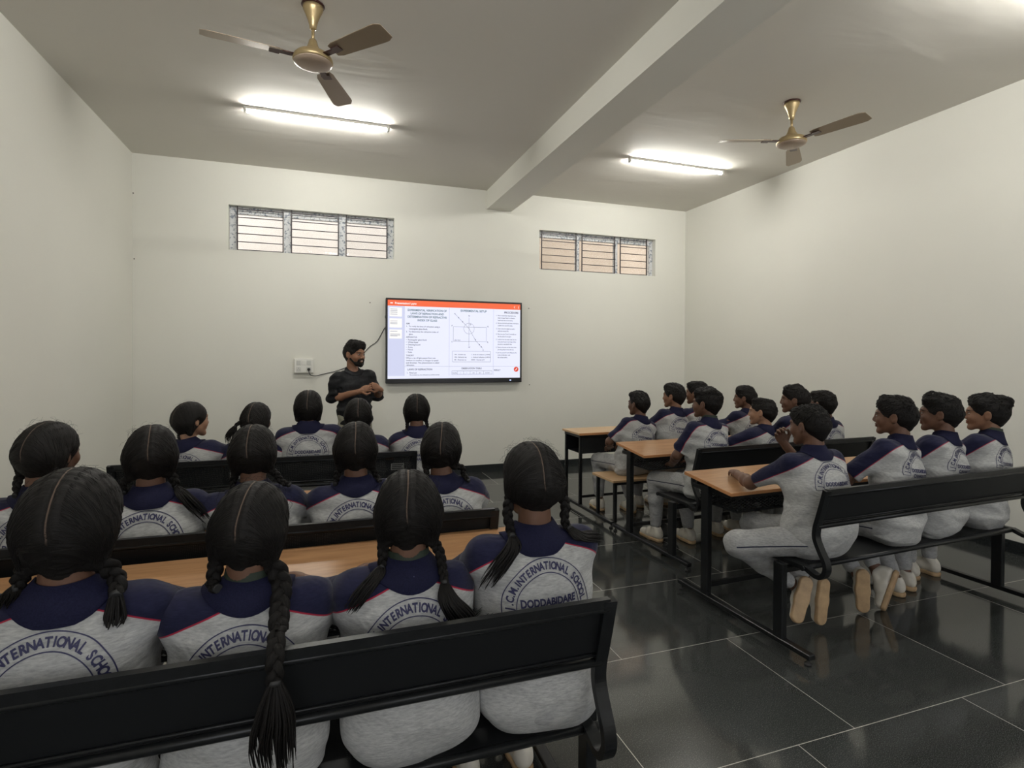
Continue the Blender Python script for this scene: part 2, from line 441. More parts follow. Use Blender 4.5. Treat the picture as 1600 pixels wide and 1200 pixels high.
def window(idx, x0, x1, z0, z1, wide_frame):
    root = empty('window_%d' % idx, (0, 0, 0)); tag(root, kind='structure')
    fy0, fy1 = YB+.075, YB+.13
    fw = .075 if wide_frame else .05
    f = MB(); xs = [x0, x0+(x1-x0)/3, x0+2*(x1-x0)/3, x1]
    f.box((x0, fy0, z1-.08), (x1, fy1, z1), .004); f.box((x0, fy0, z0), (x1, fy1, z0+.02), .004)
    for k, x in enumerate(xs):
        a, b_ = (x, x+fw) if k == 0 else ((x-fw, x) if k == 3 else (x-fw/2, x+fw/2))
        if wide_frame or k: f.box((a, fy0+.001, z0+.02), (b_, fy1-.001, z1-.08), .004)
    f.obj('window_frame', M['alu'], root)
    for k in range(3):
        MB().box((xs[k]+.02, fy0+.025, z0+.01), (xs[k+1]-.02, fy0+.031, z1-.04)).obj('pane', M['glass'], root)
    gy = YB+.035
    for k in range(3):
        g = MB(); a = xs[k]+(.085 if k == 0 else .045); b_ = xs[k+1]-(.085 if k == 2 else .045)
        if not wide_frame: a = xs[k]+.045; b_ = xs[k+1]-(.125 if k == 2 else .045)+.0; 
        for x in (a, b_): g.box((x-.006, gy-.006, z0), (x+.006, gy+.006, z1))
        n = 6
        for j in range(n):
            zz = z1-.035-(z1-z0-.045)*j/(n-1)
            g.box((a, gy-.005, zz-.0045), (b_, gy+.005, zz+.0045))
        g.obj('grille_bars', M['iron'], root)
    return root
window(1, *WIN[0], True); window(2, *WIN[1], False)
def added_window(idx, x0, x1, z0, z1):  # added opening, never in view, lets sky light in from behind
    root = empty('window_%d' % idx, (0, 0, 0)); tag(root, kind='structure'); y = YN-.15; f = MB()
    for x in (x0, (x0+x1)/2-.025, x1-.05): f.box((x, y, z0), (x+.05, y+.05, z1), .004)
    for z in (z0, z1-.05): f.box((x0+.05, y+.001, z), (x1-.05, y+.049, z+.05), .004)
    f.obj('window_frame', M['alu'], root); g = MB()
    for k in range(1, 9): z = z0+(z1-z0)*k/9; g.box((x0, y+.08, z-.005), (x1, y+.09, z+.005))
    g.obj('grille_bars', M['iron'], root)
added_window(3, *ADDED_WIN[0]); added_window(4, *ADDED_WIN[1])

# ================================================================== tube lights
def tube_light(x, y, label):
    r = empty('tube_light', (x, y, H)); tag(r, label, 'tube light', 'ceiling tube lights')
    MB().box((-.61, -.021, -.028), (.61, .021, 0), .004).obj('batten', M['white_plastic'], r)
    MB().tube([(-.585, 0, -.040), (.585, 0, -.040)], .0125, 16).obj('tube', M['tube'], r)
    for s in (-1, 1): MB().box((s*.585, -.020, -.056), (s*.61, .020, -.020), .004).obj('end_cap', M['white_plastic'], r)
tube_light(-.015, 5.22, 'lit white tube light on the ceiling left of the beam, beyond the still fan')
tube_light(3.70, 5.17, 'lit white tube light on the ceiling right of the beam, above the smaller window')
tube_light(-.015, 1.94, 'lit tube light on the ceiling above the girls in front, out of the frame')
tube_light(3.75, 1.90, 'lit tube light on the ceiling near the right wall, just above the frame')

# ================================================================== ceiling fans
def fan(x, y, ang, label):
    r = empty('ceiling_fan', (x, y, H)); tag(r, label, 'ceiling fan', 'gold ceiling fans')
    MB().lathe([(.066, 0), (.068, -.006), (.064, -.012)]).obj('ceiling_plate', M['maroon'], r)
    MB().lathe([(.060, -.010), (.058, -.03), (.044, -.060), (.030, -.095), (.022, -.125), (.019, -.145), (.012, -.148)]).obj('canopy', M['gold'], r)
    MB().lathe([(.0095, -.14), (.0095, -.235)], n=16).obj('down_rod', M['gold'], r)
    MB().lathe([(.014, -.205), (.022, -.215), (.030, -.245), (.044, -.272), (.055, -.283), (.078, -.292), (.096, -.300), (.108, -.312), (.115, -.326), (.117, -.340), (.112, -.348)], n=48).obj('motor_housing', M['gold'], r)
    MB().lathe([(.112, -.346), (.110, -.353), (.085, -.366), (.05, -.373), (.015, -.376), (.001, -.376)], n=48).obj('motor_cover', plain('pinkish_enamel', (.40, .31, .24), .4, .2) if 'cover_mat' not in M else M['cover_mat'], r)
    for k in range(3):
        a = R_(ang+120*k); ca, sa = math.cos(a), math.sin(a)
        b = MB(); L0, L1 = .175, .60; n = 12; top = []; V = []
        for i in range(n+1):
            t = i/n; L = L0+(L1-L0)*t; w = .050+.018*t
            if i >= n-1: w *= (.96 if i == n-1 else .70)
            if i == 0: w *= .80
            pz = -.322-.008*t
            for s in (-1, 1):
                X_, Y_, Z_ = L, s*w, pz - s*w*.22
                V.append((X_*ca-Y_*sa, X_*sa+Y_*ca, Z_)); V.append((X_*ca-Y_*sa, X_*sa+Y_*ca, Z_-.003))
        F = []
        for i in range(n):
            o = i*4; F += [(o, o+2, o+6, o+4), (o+1, o+5, o+7, o+3), (o, o+4, o+5, o+1), (o+2, o+3, o+7, o+6)]
        F += [(0, 1, 3, 2), (n*4, n*4+2, n*4+3, n*4+1)]
        b.add(V, F, False); bl = b.obj('blade', M['fanblade'], r)
        q = MB(); rot = np.array([[ca, -sa, 0], [sa, ca, 0], [0, 0, 1]])
        q.box((.095, -.020, -.330), (.19, .020, -.322), .002, rot, (0, 0, 0)); q.box((.185, -.034, -.3305), (.245, .034, -.3235), .006, rot, (0, 0, 0))
        q.obj('blade_bracket', M['maroon'], bl)
fan(-.048, 3.58, 310, 'gold and brown three-blade ceiling fan left of the beam, near the camera')
fan(3.69, 3.60, 282, 'gold three-blade ceiling fan to the right of the beam, by the right wall')

# ================================================================== text helper
_txt = {}
def text_mesh(s, size, bold=.0, xs=1.0, align='CENTER'):
    key = (s, round(size, 5), bold, xs, align)
    if key in _txt: return _txt[key]
    cu = bpy.data.curves.new('t', 'FONT'); cu.body = s; cu.size = size; cu.offset = bold; cu.align_x = align; cu.resolution_u = 3
    o = bpy.data.objects.new('t', cu); C.objects.link(o)
    dg = bpy.context.evaluated_depsgraph_get(); dg.update(); me = o.evaluated_get(dg).to_mesh()
    V = np.array([tuple(v.co) for v in me.vertices], float).reshape(-1, 3); F = [tuple(p.vertices) for p in me.polygons]
    o.evaluated_get(dg).to_mesh_clear(); bpy.data.objects.remove(o); bpy.data.curves.remove(cu)
    if len(V): V[:, 0] *= xs
    _txt[key] = (V, F); return _txt[key]

# ================================================================== wall screen
def screen():
    x0, x1, z0, z1 = .733, 2.466, 1.157, 2.187; yf = YB-.075
    r = empty('wall_screen', ((x0+x1)/2, YB, z0)); tag(r, 'large black framed display on the far wall showing a refraction lesson slide', 'screen')
    ox, oz = (x0+x1)/2, z0; hw = (x1-x0)/2; hh = z1-z0
    MB().box((-hw, -.075, 0), (hw, -.022, hh), .008).obj('housing', M['plastic'], r)
    MB().box((-hw*.6, -.023, .2), (hw*.6, 0, hh-.2)).obj('wall_bracket', M['black'], r)
    fr = MB(); bz = .022; bb = .058; fy = -.080
    fr.box((-hw, fy, 0), (hw, -.072, bb), .003); fr.box((-hw, fy, hh-bz), (hw, -.072, hh), .003)
    fr.box((-hw, fy, bb), (-hw+bz, -.072, hh-bz), .003); fr.box((hw-bz, fy, bb), (hw, -.072, hh-bz), .003)
    fr.obj('bezel', M['plastic'], r)
    MB().box((hw-.165, fy-.001, .022), (hw-.145, fy, .034)).obj('power_light', M['led'], r)
    a0, a1, b0, b1 = -hw+bz, hw-bz, bb, hh-bz
    MB().add([(a0, -.0765, b0), (a1, -.0765, b0), (a1, -.0765, b1), (a0, -.0765, b1)], [(0, 1, 2, 3)])
    p = MB(); p.box((a0, -.0765, b0), (a1, -.074, b1)); panel = p.obj('display_panel', M['screen'], r)
    Wd = a1-a0; Hd = b1-b0
    U = lambda u: a0+u*Wd        # u 0..1 left to right
    Vv = lambda v: b1-v*Hd       # v 0..1 top to bottom
    def quad(mb, u0, u1, v0, v1, y=-.0770): mb.add([(U(u0), y, Vv(v1)), (U(u1), y, Vv(v1)), (U(u1), y, Vv(v0)), (U(u0), y, Vv(v0))], [(0, 1, 2, 3)])
    def ln(mb, u0, v0, u1, v1, w=.0022, y=-.0776):
        A = np.array((U(u0), Vv(v0))); B = np.array((U(u1), Vv(v1))); d = B-A; d /= np.linalg.norm(d); q = np.array((-d[1], d[0]))*w/2
        mb.add([(*(A-q), ), (*(B-q), ), (*(B+q), ), (*(A+q), )] and [((A-q)[0], y, (A-q)[1]), ((B-q)[0], y, (B-q)[1]), ((B+q)[0], y, (B+q)[1]), ((A+q)[0], y, (A+q)[1])], [(0, 1, 2, 3)])
    o = MB(); quad(o, 0, 1, 0, .075); o.obj('title_bar', M['s_orange'], panel)
    sd = MB(); quad(sd, 0, .118, .077, .965); sd.obj('side_panel', M['s_side'], panel)
    th = MB()
    for v in (.095, .235, .375): quad(th, .012, .10, v, v+.115, -.0774)
    th.obj('slide_thumbnails', M['s_white'], panel)
    for v, rr in ((.095, (.02, .04, .06, .085)), (.235, (.03, .05, .065)), (.375, (.02, .055, .07, .08))):
        tl = MB()
        for d_ in rr: quad(tl, .018, .018+.05+.02*((d_*100) % 2 > 1), v+d_, v+d_+.006, -.0776)
        tl.obj('thumbnail_lines', M['s_line'], panel)
    def txt(mb, s, u, v, size, bold=0, align='LEFT', xs=1., y=-.0778):
        V, F = text_mesh(s, size, bold, xs, align)
        if len(V): mb.add([(U(u)+p[0], y, Vv(v)+p[1]) for p in V], F)
    w = MB(); txt(w, 'Presentation1.pptx', .05, .052, .034, .0008); quad(w, .018, .036, .034, .046, -.0778)
    ln(w, .948, .042, .958, .028, .004); ln(w, .948, .042, .958, .058, .004); quad(w, .984, .987, .027, .060, -.0778)
    w.obj('title_text', M['s_white'], panel)
    t = MB()
    for i, s in enumerate(('EXPERIMENTAL VERIFICATION OF', 'LAWS OF REFRACTION AND', 'DETERMINATION OF REFRACTIVE', 'INDEX OF GLASS')): txt(t, s, .283, .135+i*.043, .034, .0009, 'CENTER', .93)
    t.obj('heading_text', M['s_teal'], panel); t = MB(); txt(t, 'EXPERIMENTAL SETUP', .63, .125, .036, .0009, 'CENTER', .95); t.obj('heading_text', M['s_teal'], panel)
    t = MB(); sz = .0245
    txt(t, 'PROCEDURE', .985, .130, .034, .0009, 'RIGHT'); txt(t, 'AIM', .130, .305, sz, .0006)
    rows = [(.340, '1.  To verify the laws of refraction using a'), (.372, '     rectangular glass block.'), (.408, '2.  To determine the refractive index of'), (.440, '     glass.'),
            (.478, 'APPARATUS'), (.512, '\u2022  Rectangular glass block'), (.543, '\u2022  White sheet'), (.575, '\u2022  Drawing board'), (.606, '\u2022  4 pins'), (.638, '\u2022  Pencil'), (.670, '\u2022  Scale'),
            (.712, 'THEORY'), (.745, 'When a ray of light passes from one'), (.776, 'medium to another, it changes its speed'), (.806, 'and direction. This phenomenon is called'), (.836, 'refraction.')]
    for v, s in rows: txt(t, s, .130, v, sz, .0004)
    txt(t, 'LAWS OF REFRACTION', .140, .893, .029, .0007); txt(t, '1.  First Law', .135, .935, sz, .0004)
    txt(t, 'The incident ray, the refracted ray and the normal', .155, .960, .018, .0003)
    txt(t, 'OBSERVATION TABLE', .615, .880, .027, .0007, 'CENTER'); txt(t, 'RESULT', .79, .905, .026, .0006)
    for i, s in enumerate(('Trial No.', 'i', 'r', 'sin i', 'sin r', 'sin i/sin r')): txt(t, s, (.487, .532, .578, .632, .682, .742)[i], .938, .018, .0003, 'CENTER')
    for v, a, b_ in ((.695, 'AO - Incident ray', 'i - Angle of incidence (\u2220AON)'), (.730, 'OB - Refracted ray', 'r - Angle of refraction (\u2220BON\u2032)'), (.765, 'BC - Emergent ray', 'NON\u2032 - Normal at O')):
        txt(t, a, .485, v, .020, .0004); txt(t, b_, .612, v, .020, .0004)
    pr = [(.168, '1.  Place a rectangular glass block on a'), (.200, '     sheet of paper fixed to a drawing'), (.232, '     board and trace its boundary.'), (.270, '2.  Remove the block and draw a normal at'), (.302, '     a point O on one of its sides.'),
          (.345, '3.  Draw a line AO making an angle i'), (.377, '     with the normal ON.'), (.418, '4.  Place two pins P and Q vertically on'), (.450, '     the line, about 5 cm apart.'), (.490, '5.  Looking from the other side, fix two'), (.522, '     more pins R and S such that all four'), (.554, '     pins are in one straight line.'),
          (.595, '6.  Remove the pins and the block, then'), (.627, '     join the points to trace the ray.'), (.668, '7.  Join the points O and B. Measure the'), (.700, '     angle of refraction r and'), (.732, '     the incident angle i.')]
    for v, s in pr: txt(t, s, .805, v, .0215, .0004, xs=.80)
    for u, v, s in ((.482, .085+.075, 'A'), (.590, .185, 'N'), (.590, .60, 'N\u2032'), (.462, .32, 'P'), (.735, .32, 'Q'), (.462, .53, 'S'), (.735, .53, 'R'), (.640, .50, 'B'), (.70, .635, 'C'), (.60, .30, 'O')): txt(t, s, u, v, .024, .0004)
    txt(t, 'glass block', .485, .505, .018, .0003); t.obj('body_text', M['s_ink'], panel)
    l = MB()
    for a in ((.445, .077, .445, .965), (.785, .077, .785, .965), (.120, .845, 1, .845), (.118, .077, .118, .965)): ln(l, *a)
    l.obj('slide_rules', M['s_line'], panel)
    d = MB()
    for a in ((.475, .325, .730, .325), (.475, .515, .730, .515), (.475, .325, .475, .515), (.730, .325, .730, .515), (.595, .20, .595, .575), (.490, .160, .595, .345), (.595, .345, .645, .50), (.645, .50, .700, .605),
              (.470, .645, .762, .645), (.470, .785, .762, .785), (.470, .645, .470, .785), (.762, .645, .762, .785), (.465, .905, .775, .905), (.465, .950, .775, .950)): ln(d, *a, w=.0028)
    for u in (.465, .508, .555, .605, .655, .708, .775): ln(d, u, .905, u, .950)
    n = 40
    for k in range(n):
        a, b_ = 2*PI*k/n, 2*PI*(k+1)/n; rx, rz = .040, .040*Wd/Hd
        ln(d, .595+rx*math.cos(a), .345+rz*math.sin(a), .595+rx*math.cos(b_), .345+rz*math.sin(b_), .0026)
    for (u, v) in ((.515, .204), (.545, .257), (.675, .556), (.690, .585)): 
        d.add([(U(u)-.008, -.0777, Vv(v)), (U(u), -.0777, Vv(v)-.008), (U(u)+.008, -.0777, Vv(v)), (U(u), -.0777, Vv(v)+.008)], [(0, 1, 2, 3)])
    d.obj('diagram_lines', M['s_ink'], panel)
    c = MB(); V = [(U(.968), -.0780, Vv(.885))]+[(U(.968)+.032*math.cos(2*PI*k/28), -.0780, Vv(.885)+.032*math.sin(2*PI*k/28)) for k in range(28)]
    c.add(V, [(0, k+1, (k+1) % 28+1) for k in range(28)]); c.obj('pen_button', M['s_red'], panel)
    c = MB(); ln(c, .961, .899, .975, .871, .009, -.0784); c.obj('pen_icon', M['s_white'], panel)
screen()

# ================================================================== switchboard, cable, nails
def switchboard():
    x0, x1, z0, z1 = -.292, -.080, 1.285, 1.455; cx = (x0+x1)/2
    r = empty('switchboard', (cx, YB, z0)); tag(r, 'white switch and socket box on the far wall behind the teacher', 'switchboard')
    w = (x1-x0)/2; h = z1-z0
    MB().box((-w, -.045, 0), (w, 0, h), .006).obj('box', M['white_plastic'], r)
    MB().box((-w+.006, -.050, .006), (w-.006, -.044, h-.006), .004).obj('front_plate', M['white_plastic'], r)
    for k, x in enumerate((-.055, 0, .055)): MB().box((x-.022, -.054, h-.075), (x+.022, -.049, h-.022), .003).obj('switch', M['grey_plastic'] if k != 1 else M['white_plastic'], r)
    for x in (-.055, .055):
        s = MB(); s.box((x-.026, -.053, .020), (x+.026, -.049, .072), .002); so = s.obj('socket', M['grey_plastic'], r)
        q = MB()
        for dx, dz in ((0, .014), (-.010, -.006), (.010, -.006)): q.box((x+dx-.003, -.0537, .046+dz-.003), (x+dx+.003, -.0530, .046+dz+.003))
        q.obj('socket_hole', M['plastic'], so)
    p = empty('power_cable', (cx+.055, YB, z0)); tag(p, 'black power cable from the wall socket up to the display', 'cable')
    MB().lathe([(.002, -.022), (.016, -.020), (.018, 0), (.013, .014), (.004, .018)], n=20).obj('plug', M['plastic'], p)
    pl = p.children[0]; pl.rotation_euler = (PI/2, 0, 0); pl.location = (0, -.072, .046)
    ox = cx+.055
    pts = [(0, -.085, .040), (.005, -.078, .0), (.03, -.055, -.025), (.09, -.02, -.028), (.18, -.008, -.005), (.28, -.007, .018), (.40, -.007, .06), (.50, -.007, .12), (.60, -.007, .22), (.68, -.007, .31), (.76, -.007, .37), (.80, -.007, .43), (.84, -.007, .51), (.875, -.010, .57), (.875, -.02, .64), (.862, -.03, .67), (.872, -.035, .70), (.90, -.045, .70)]
    P = [np.array(q, float) for q in pts]; out = []
    for i in range(len(P)-1):
        p0, p1, p2, p3 = P[max(i-1, 0)], P[i], P[i+1], P[min(i+2, len(P)-1)]
        for k in range(5):
            t = k/5; out.append(.5*((2*p1)+(-p0+p2)*t+(2*p0-5*p1+4*p2-p3)*t*t+(-p0+3*p1-3*p2+p3)*t**3))
    out.append(P[-1]); MB().tube(out, .0042, 8).obj('cord', M['plastic'], p)
switchboard()
for x, z_, lb in ((-1.868, 3.19, 'small dark nail high on the far wall near its left corner, the upper of two'), (-1.860, 2.50, 'small dark nail on the far wall near its left corner, the lower of two'),
                  (.554, 2.126, 'small dark nail in the far wall just left of the display top'), (2.585, 2.123, 'small dark nail in the far wall right of the display top'), (2.600, 1.118, 'small dark nail in the far wall below the display right corner')):
    n = MB(); n.tube([(0, 0, 0), (0, -.014, 0)], .0025, 8); n.tube([(0, -.014, 0), (0, -.017, 0)], .007, 10)
    tag(n.obj('nail', M['nail'], loc=(x, YB, z_)), lb, 'nail', 'nails in the far wall')

# ================================================================== joined desk and bench units
DESKL = 1.80
def smooth_path(pts, sub=5):
    P = [np.array(q, float) for q in pts]; out = []
    for i in range(len(P)-1):
        p0, p1, p2, p3 = P[max(i-1, 0)], P[i], P[i+1], P[min(i+2, len(P)-1)]
        for k in range(sub):
            t = k/sub; out.append(.5*((2*p1)+(-p0+p2)*t+(2*p0-5*p1+4*p2-p3)*t*t+(-p0+3*p1-3*p2+p3)*t**3))
    out.append(P[-1]); return out
def unit():
    """local origin: floor below the left end of the backrest top; +x along the bench, +y towards the desk"""
    r = empty('desk_bench', (0, 0, 0)); L = DESKL
    # desk
    zn, zf, yn, yf = .727, .773, .53, .935; a = math.atan2(zf-zn, yf-yn); rot = np.array([[1, 0, 0], [0, math.cos(a), -math.sin(a)], [0, math.sin(a), math.cos(a)]])
    org = (0, yn, zn); ln = math.hypot(yf-yn, zf-zn)
    top = MB().box((-.045, yn, zn-.019), (L+.045, yn+ln, zn), .0015, rot, org).obj('desk_top', M['wood'], r)
    e = MB()
    e.box((-.0465, yn-.0015, zn-.0195), (L+.0465, yn+.004, zn-.0005), .001, rot, org); e.box((-.0465, yn+ln-.004, zn-.0195), (L+.0465, yn+ln+.0015, zn-.0005), .001, rot, org)
    for x in (-.0465, L+.041): e.box((x, yn, zn-.0195), (x+.0055, yn+ln, zn-.0005), .001, rot, org)
    e.obj('edge_band', M['wood_edge'], top)
    f = MB()
    for y, z in ((yn+.05, zn-.015), (yf-.05, zf-.04)): f.box((0, y-.015, z-.035), (L, y+.015, z-.008), .003)
    for x in (.0, L): f.box((x-.015, yn+.04, zn-.045), (x+.015, yf-.04, zn-.018), .003)
    f.obj('desk_frame', M['black'], r)
    sh = MB(); y0, y1, z0, z1 = yn+.04, yf-.06, .605, .70
    sh.box((.03, y0, z0), (L-.03, y1, z0+.002)); sh.box((.03, y0, z0), (L-.03, y0+.002, z1)); sh.box((.03, y1, z0), (L-.03, y1+.002, z1+.02))
    for x in (.03, L-.032): sh.box((x, y0, z0), (x+.002, y1, z1))
    so = sh.obj('book_shelf', M['grille'], r)
    rim = MB()
    for z in (z0, z1-.004):
        for y in (y0, y1): rim.box((.025, y-.006, z-.006), (L-.025, y+.006, z+.006))
        for x in (.03, L-.03): rim.box((x-.006, y0, z-.006), (x+.006, y1, z+.006))
    rim.obj('shelf_rim', M['black'], so)
    for x in (-.035, L+.0): MB().box((x-.0, .735, .05), (x+.035, .795, .72), .003).obj('desk_leg', M['black'], r)
    for x in (-.035, L+.0): MB().box((x-.0, .185, .05), (x+.035, .245, .445), .003).obj('bench_leg', M['black'], r)
    for x in (-.035, L+.0):
        s = MB().box((x-.002, .02, .035), (x+.037, 1.01, .062), .003).obj('skid', M['black'], r)
        for y in (.045, .985): MB().lathe([(.006, .036), (.006, .014), (.017, .012), (.017, 0)], (x+.0175, y, 0), 14).obj('glide_foot', M['rubber'], s)
    MB().box((0, .75, .10), (L, .78, .13), .003).obj('foot_rail', M['black'], r)
    MB().box((0, .20, .39), (L, .23, .42), .003).obj('seat_rail', M['black'], r)
    # bench
    ZS = .452
    MB().box((.045, .125, ZS-.004), (L-.03, .445, ZS)).obj('seat', M['perf_seat'], r)
    sf = MB()
    for y in (.118, .452): sf.tube([(.02, y, ZS-.010), (L-.0, y, ZS-.010)], .0125, 12)
    sf.obj('seat_edge_rail', M['black'], r)
    for x in (.045, L-.03):
        prof = smooth_path([(x, .0, .858), (x, .018, .79), (x, .038, .72), (x, .055, .66), (x, .056, .61), (x, .030, .555), (x, .004, .51), (x, -.002, .47), (x, .018, .434), (x, .050, .426), (x, .085, .436), (x, .115, .444), (x, .20, .444), (x, .32, .444), (x, .462, .444)])
        fo = MB(); fo.tube(prof, 0, sec=(.018, .011), up=(0, 1, 0)); fo.obj('back_frame', M['black'], r)
    bp = lambda y, z: (y, z)
    ang = math.atan2(.05, -.175)
    b = MB(); b.add([(.05, .010, .842), (L-.035, .010, .842), (L-.035, .052, .682), (.05, .052, .682), (.05, .013, .8428), (L-.035, .013, .8428), (L-.035, .055, .6828), (.05, .055, .6828)],
                    [(0, 1, 2, 3), (7, 6, 5, 4), (0, 4, 5, 1), (3, 2, 6, 7), (0, 3, 7, 4), (1, 5, 6, 2)]); b.obj('backrest', M['perf'], r)
    t = MB()
    t.tube([(.045, .003, .850), (L-.03, .003, .850)], 0, sec=(.010, .012), up=(0, .0, 1)); t.tube([(.045, .004, .832), (L-.03, .004, .832)], .009, 10)
    t.obj('top_rail', M['black'], r)
    t = MB(); t.tube([(.045, .052, .668), (L-.03, .052, .668)], .0125, 12); t.tube([(.045, .044, .694), (L-.03, .044, .694)], .0045, 8); t.obj('bottom_rail', M['black'], r)
    return r
U0 = unit()
UNITS = [  # x, y, rotation, label
    (-1.05, 1.286, 0.0, 'black bench and wooden desk unit nearest the camera, seating the front girls'),
    (-1.083, 2.235, -1.2, 'black bench and wooden desk unit between the front and back girls benches'),
    (-1.18, 3.725, -1.2, 'black bench and desk unit of the girls row furthest from the camera'),
    (2.26, 2.010, 2.3, 'black bench and wooden desk unit nearest the camera on the boys side'),
    (2.44, 3.190, 2.0, 'black bench and desk unit in the middle of the boys side'),
]
for i, (x, y, rz, lb) in enumerate(UNITS):
    o = U0 if i == 0 else dup_tree(U0)
    o.location = (x, y, 0); o.rotation_euler = (0, 0, R_(rz)); tag(o, lb, 'school desk', 'joined desk and bench units')
# first boys' unit has a flat desk with a boxed shelf and a backless wooden seat
def stool_unit():
    r = empty('desk_bench', (2.38, 4.20, 0), R_(1.0)); L = 1.85
    tag(r, 'wooden desk with a backless wooden seat, furthest unit on the boys side', 'school desk', 'joined desk and bench units')
    top = MB().box((-.02, .60, .735), (L, .99, .755), .002).obj('desk_top', M['wood_pale'], r)
    MB().box((-.022, .597, .7345), (L+.002, .603, .7555), .001).obj('edge_band', M['wood_edge'], top)
    fr = MB()
    for y in (.63, .95): fr.box((.0, y, .700), (L-.02, y+.025, .735), .003)
    for x in (.0, L-.045): fr.box((x, .63, .705), (x+.025, .975, .735), .003)
    fr.obj('desk_frame', M['black'], r)
    MB().box((.02, .64, .555), (L-.04, .645, .70)).box((.02, .93, .555), (L-.04, .935, .70)).box((.02, .64, .55), (L-.04, .935, .555)).obj('book_shelf', M['black'], r)
    for x in (.0, L-.045):
        for y in (.63, .94): MB().box((x, y, .05), (x+.028, y+.028, .71), .002).obj('desk_leg', M['black'], r)
    MB().box((-.0, .0, .405), (L-.0, .38, .425), .002).obj('seat', M['wood_pale'], r)
    sf = MB()
    for y in (.03, .335): sf.box((.03, y, .375), (L-.05, y+.02, .405), .002)
    sf.obj('seat_frame', M['black'], r)
    for x in (.03, L-.07):
        for y in (.03, .33): MB().box((x, y, .05), (x+.028, y+.028, .405), .002).obj('bench_leg', M['black'], r)
    for x in (.0, L-.045):
        s = MB().box((x, .03, .035), (x+.03, .97, .062), .002).obj('skid', M['black'], r)
        for y in (.06, .94): MB().lathe([(.006, .036), (.006, .014), (.017, .012), (.017, 0)], (x+.015, y, 0), 14).obj('glide_foot', M['rubber'], s)
    MB().box((.03, .64, .12), (L-.05, .66, .145), .002).obj('foot_rail', M['black'], r)
stool_unit()
# pale maker's labels stuck on the backrest of the farthest girls' bench
for x, w_ in ((.655, .055), (1.62, .085)):
    st = MB(); z0 = .735
    st.add([(x, .0262, z0+.045), (x+w_, .0262, z0+.045), (x+w_, .0375, z0), (x, .0375, z0)], [(3, 2, 1, 0)])
    u_ = [o for o in bpy.data.objects if o.get('label') == UNITS[2][3]][0]
    so = st.obj('sticker', plain('faded_label', (.17, .17, .165), .6), u_)
    l_ = MB()
    for k in range(3):
        t0, t1 = .15+.28*k, .30+.28*k; f_ = lambda t: (.0262+.0113*t-.0006, z0+.045*(1-t))
        (ya, za), (yb, zb_) = f_(t0), f_(t1); l_.add([(x+.005, ya, za), (x+w_-.006-.01*(k % 2), ya, za), (x+w_-.006-.01*(k % 2), yb, zb_), (x+.005, yb, zb_)], [(3, 2, 1, 0)])
    l_.obj('label_lines', M['black'], so)
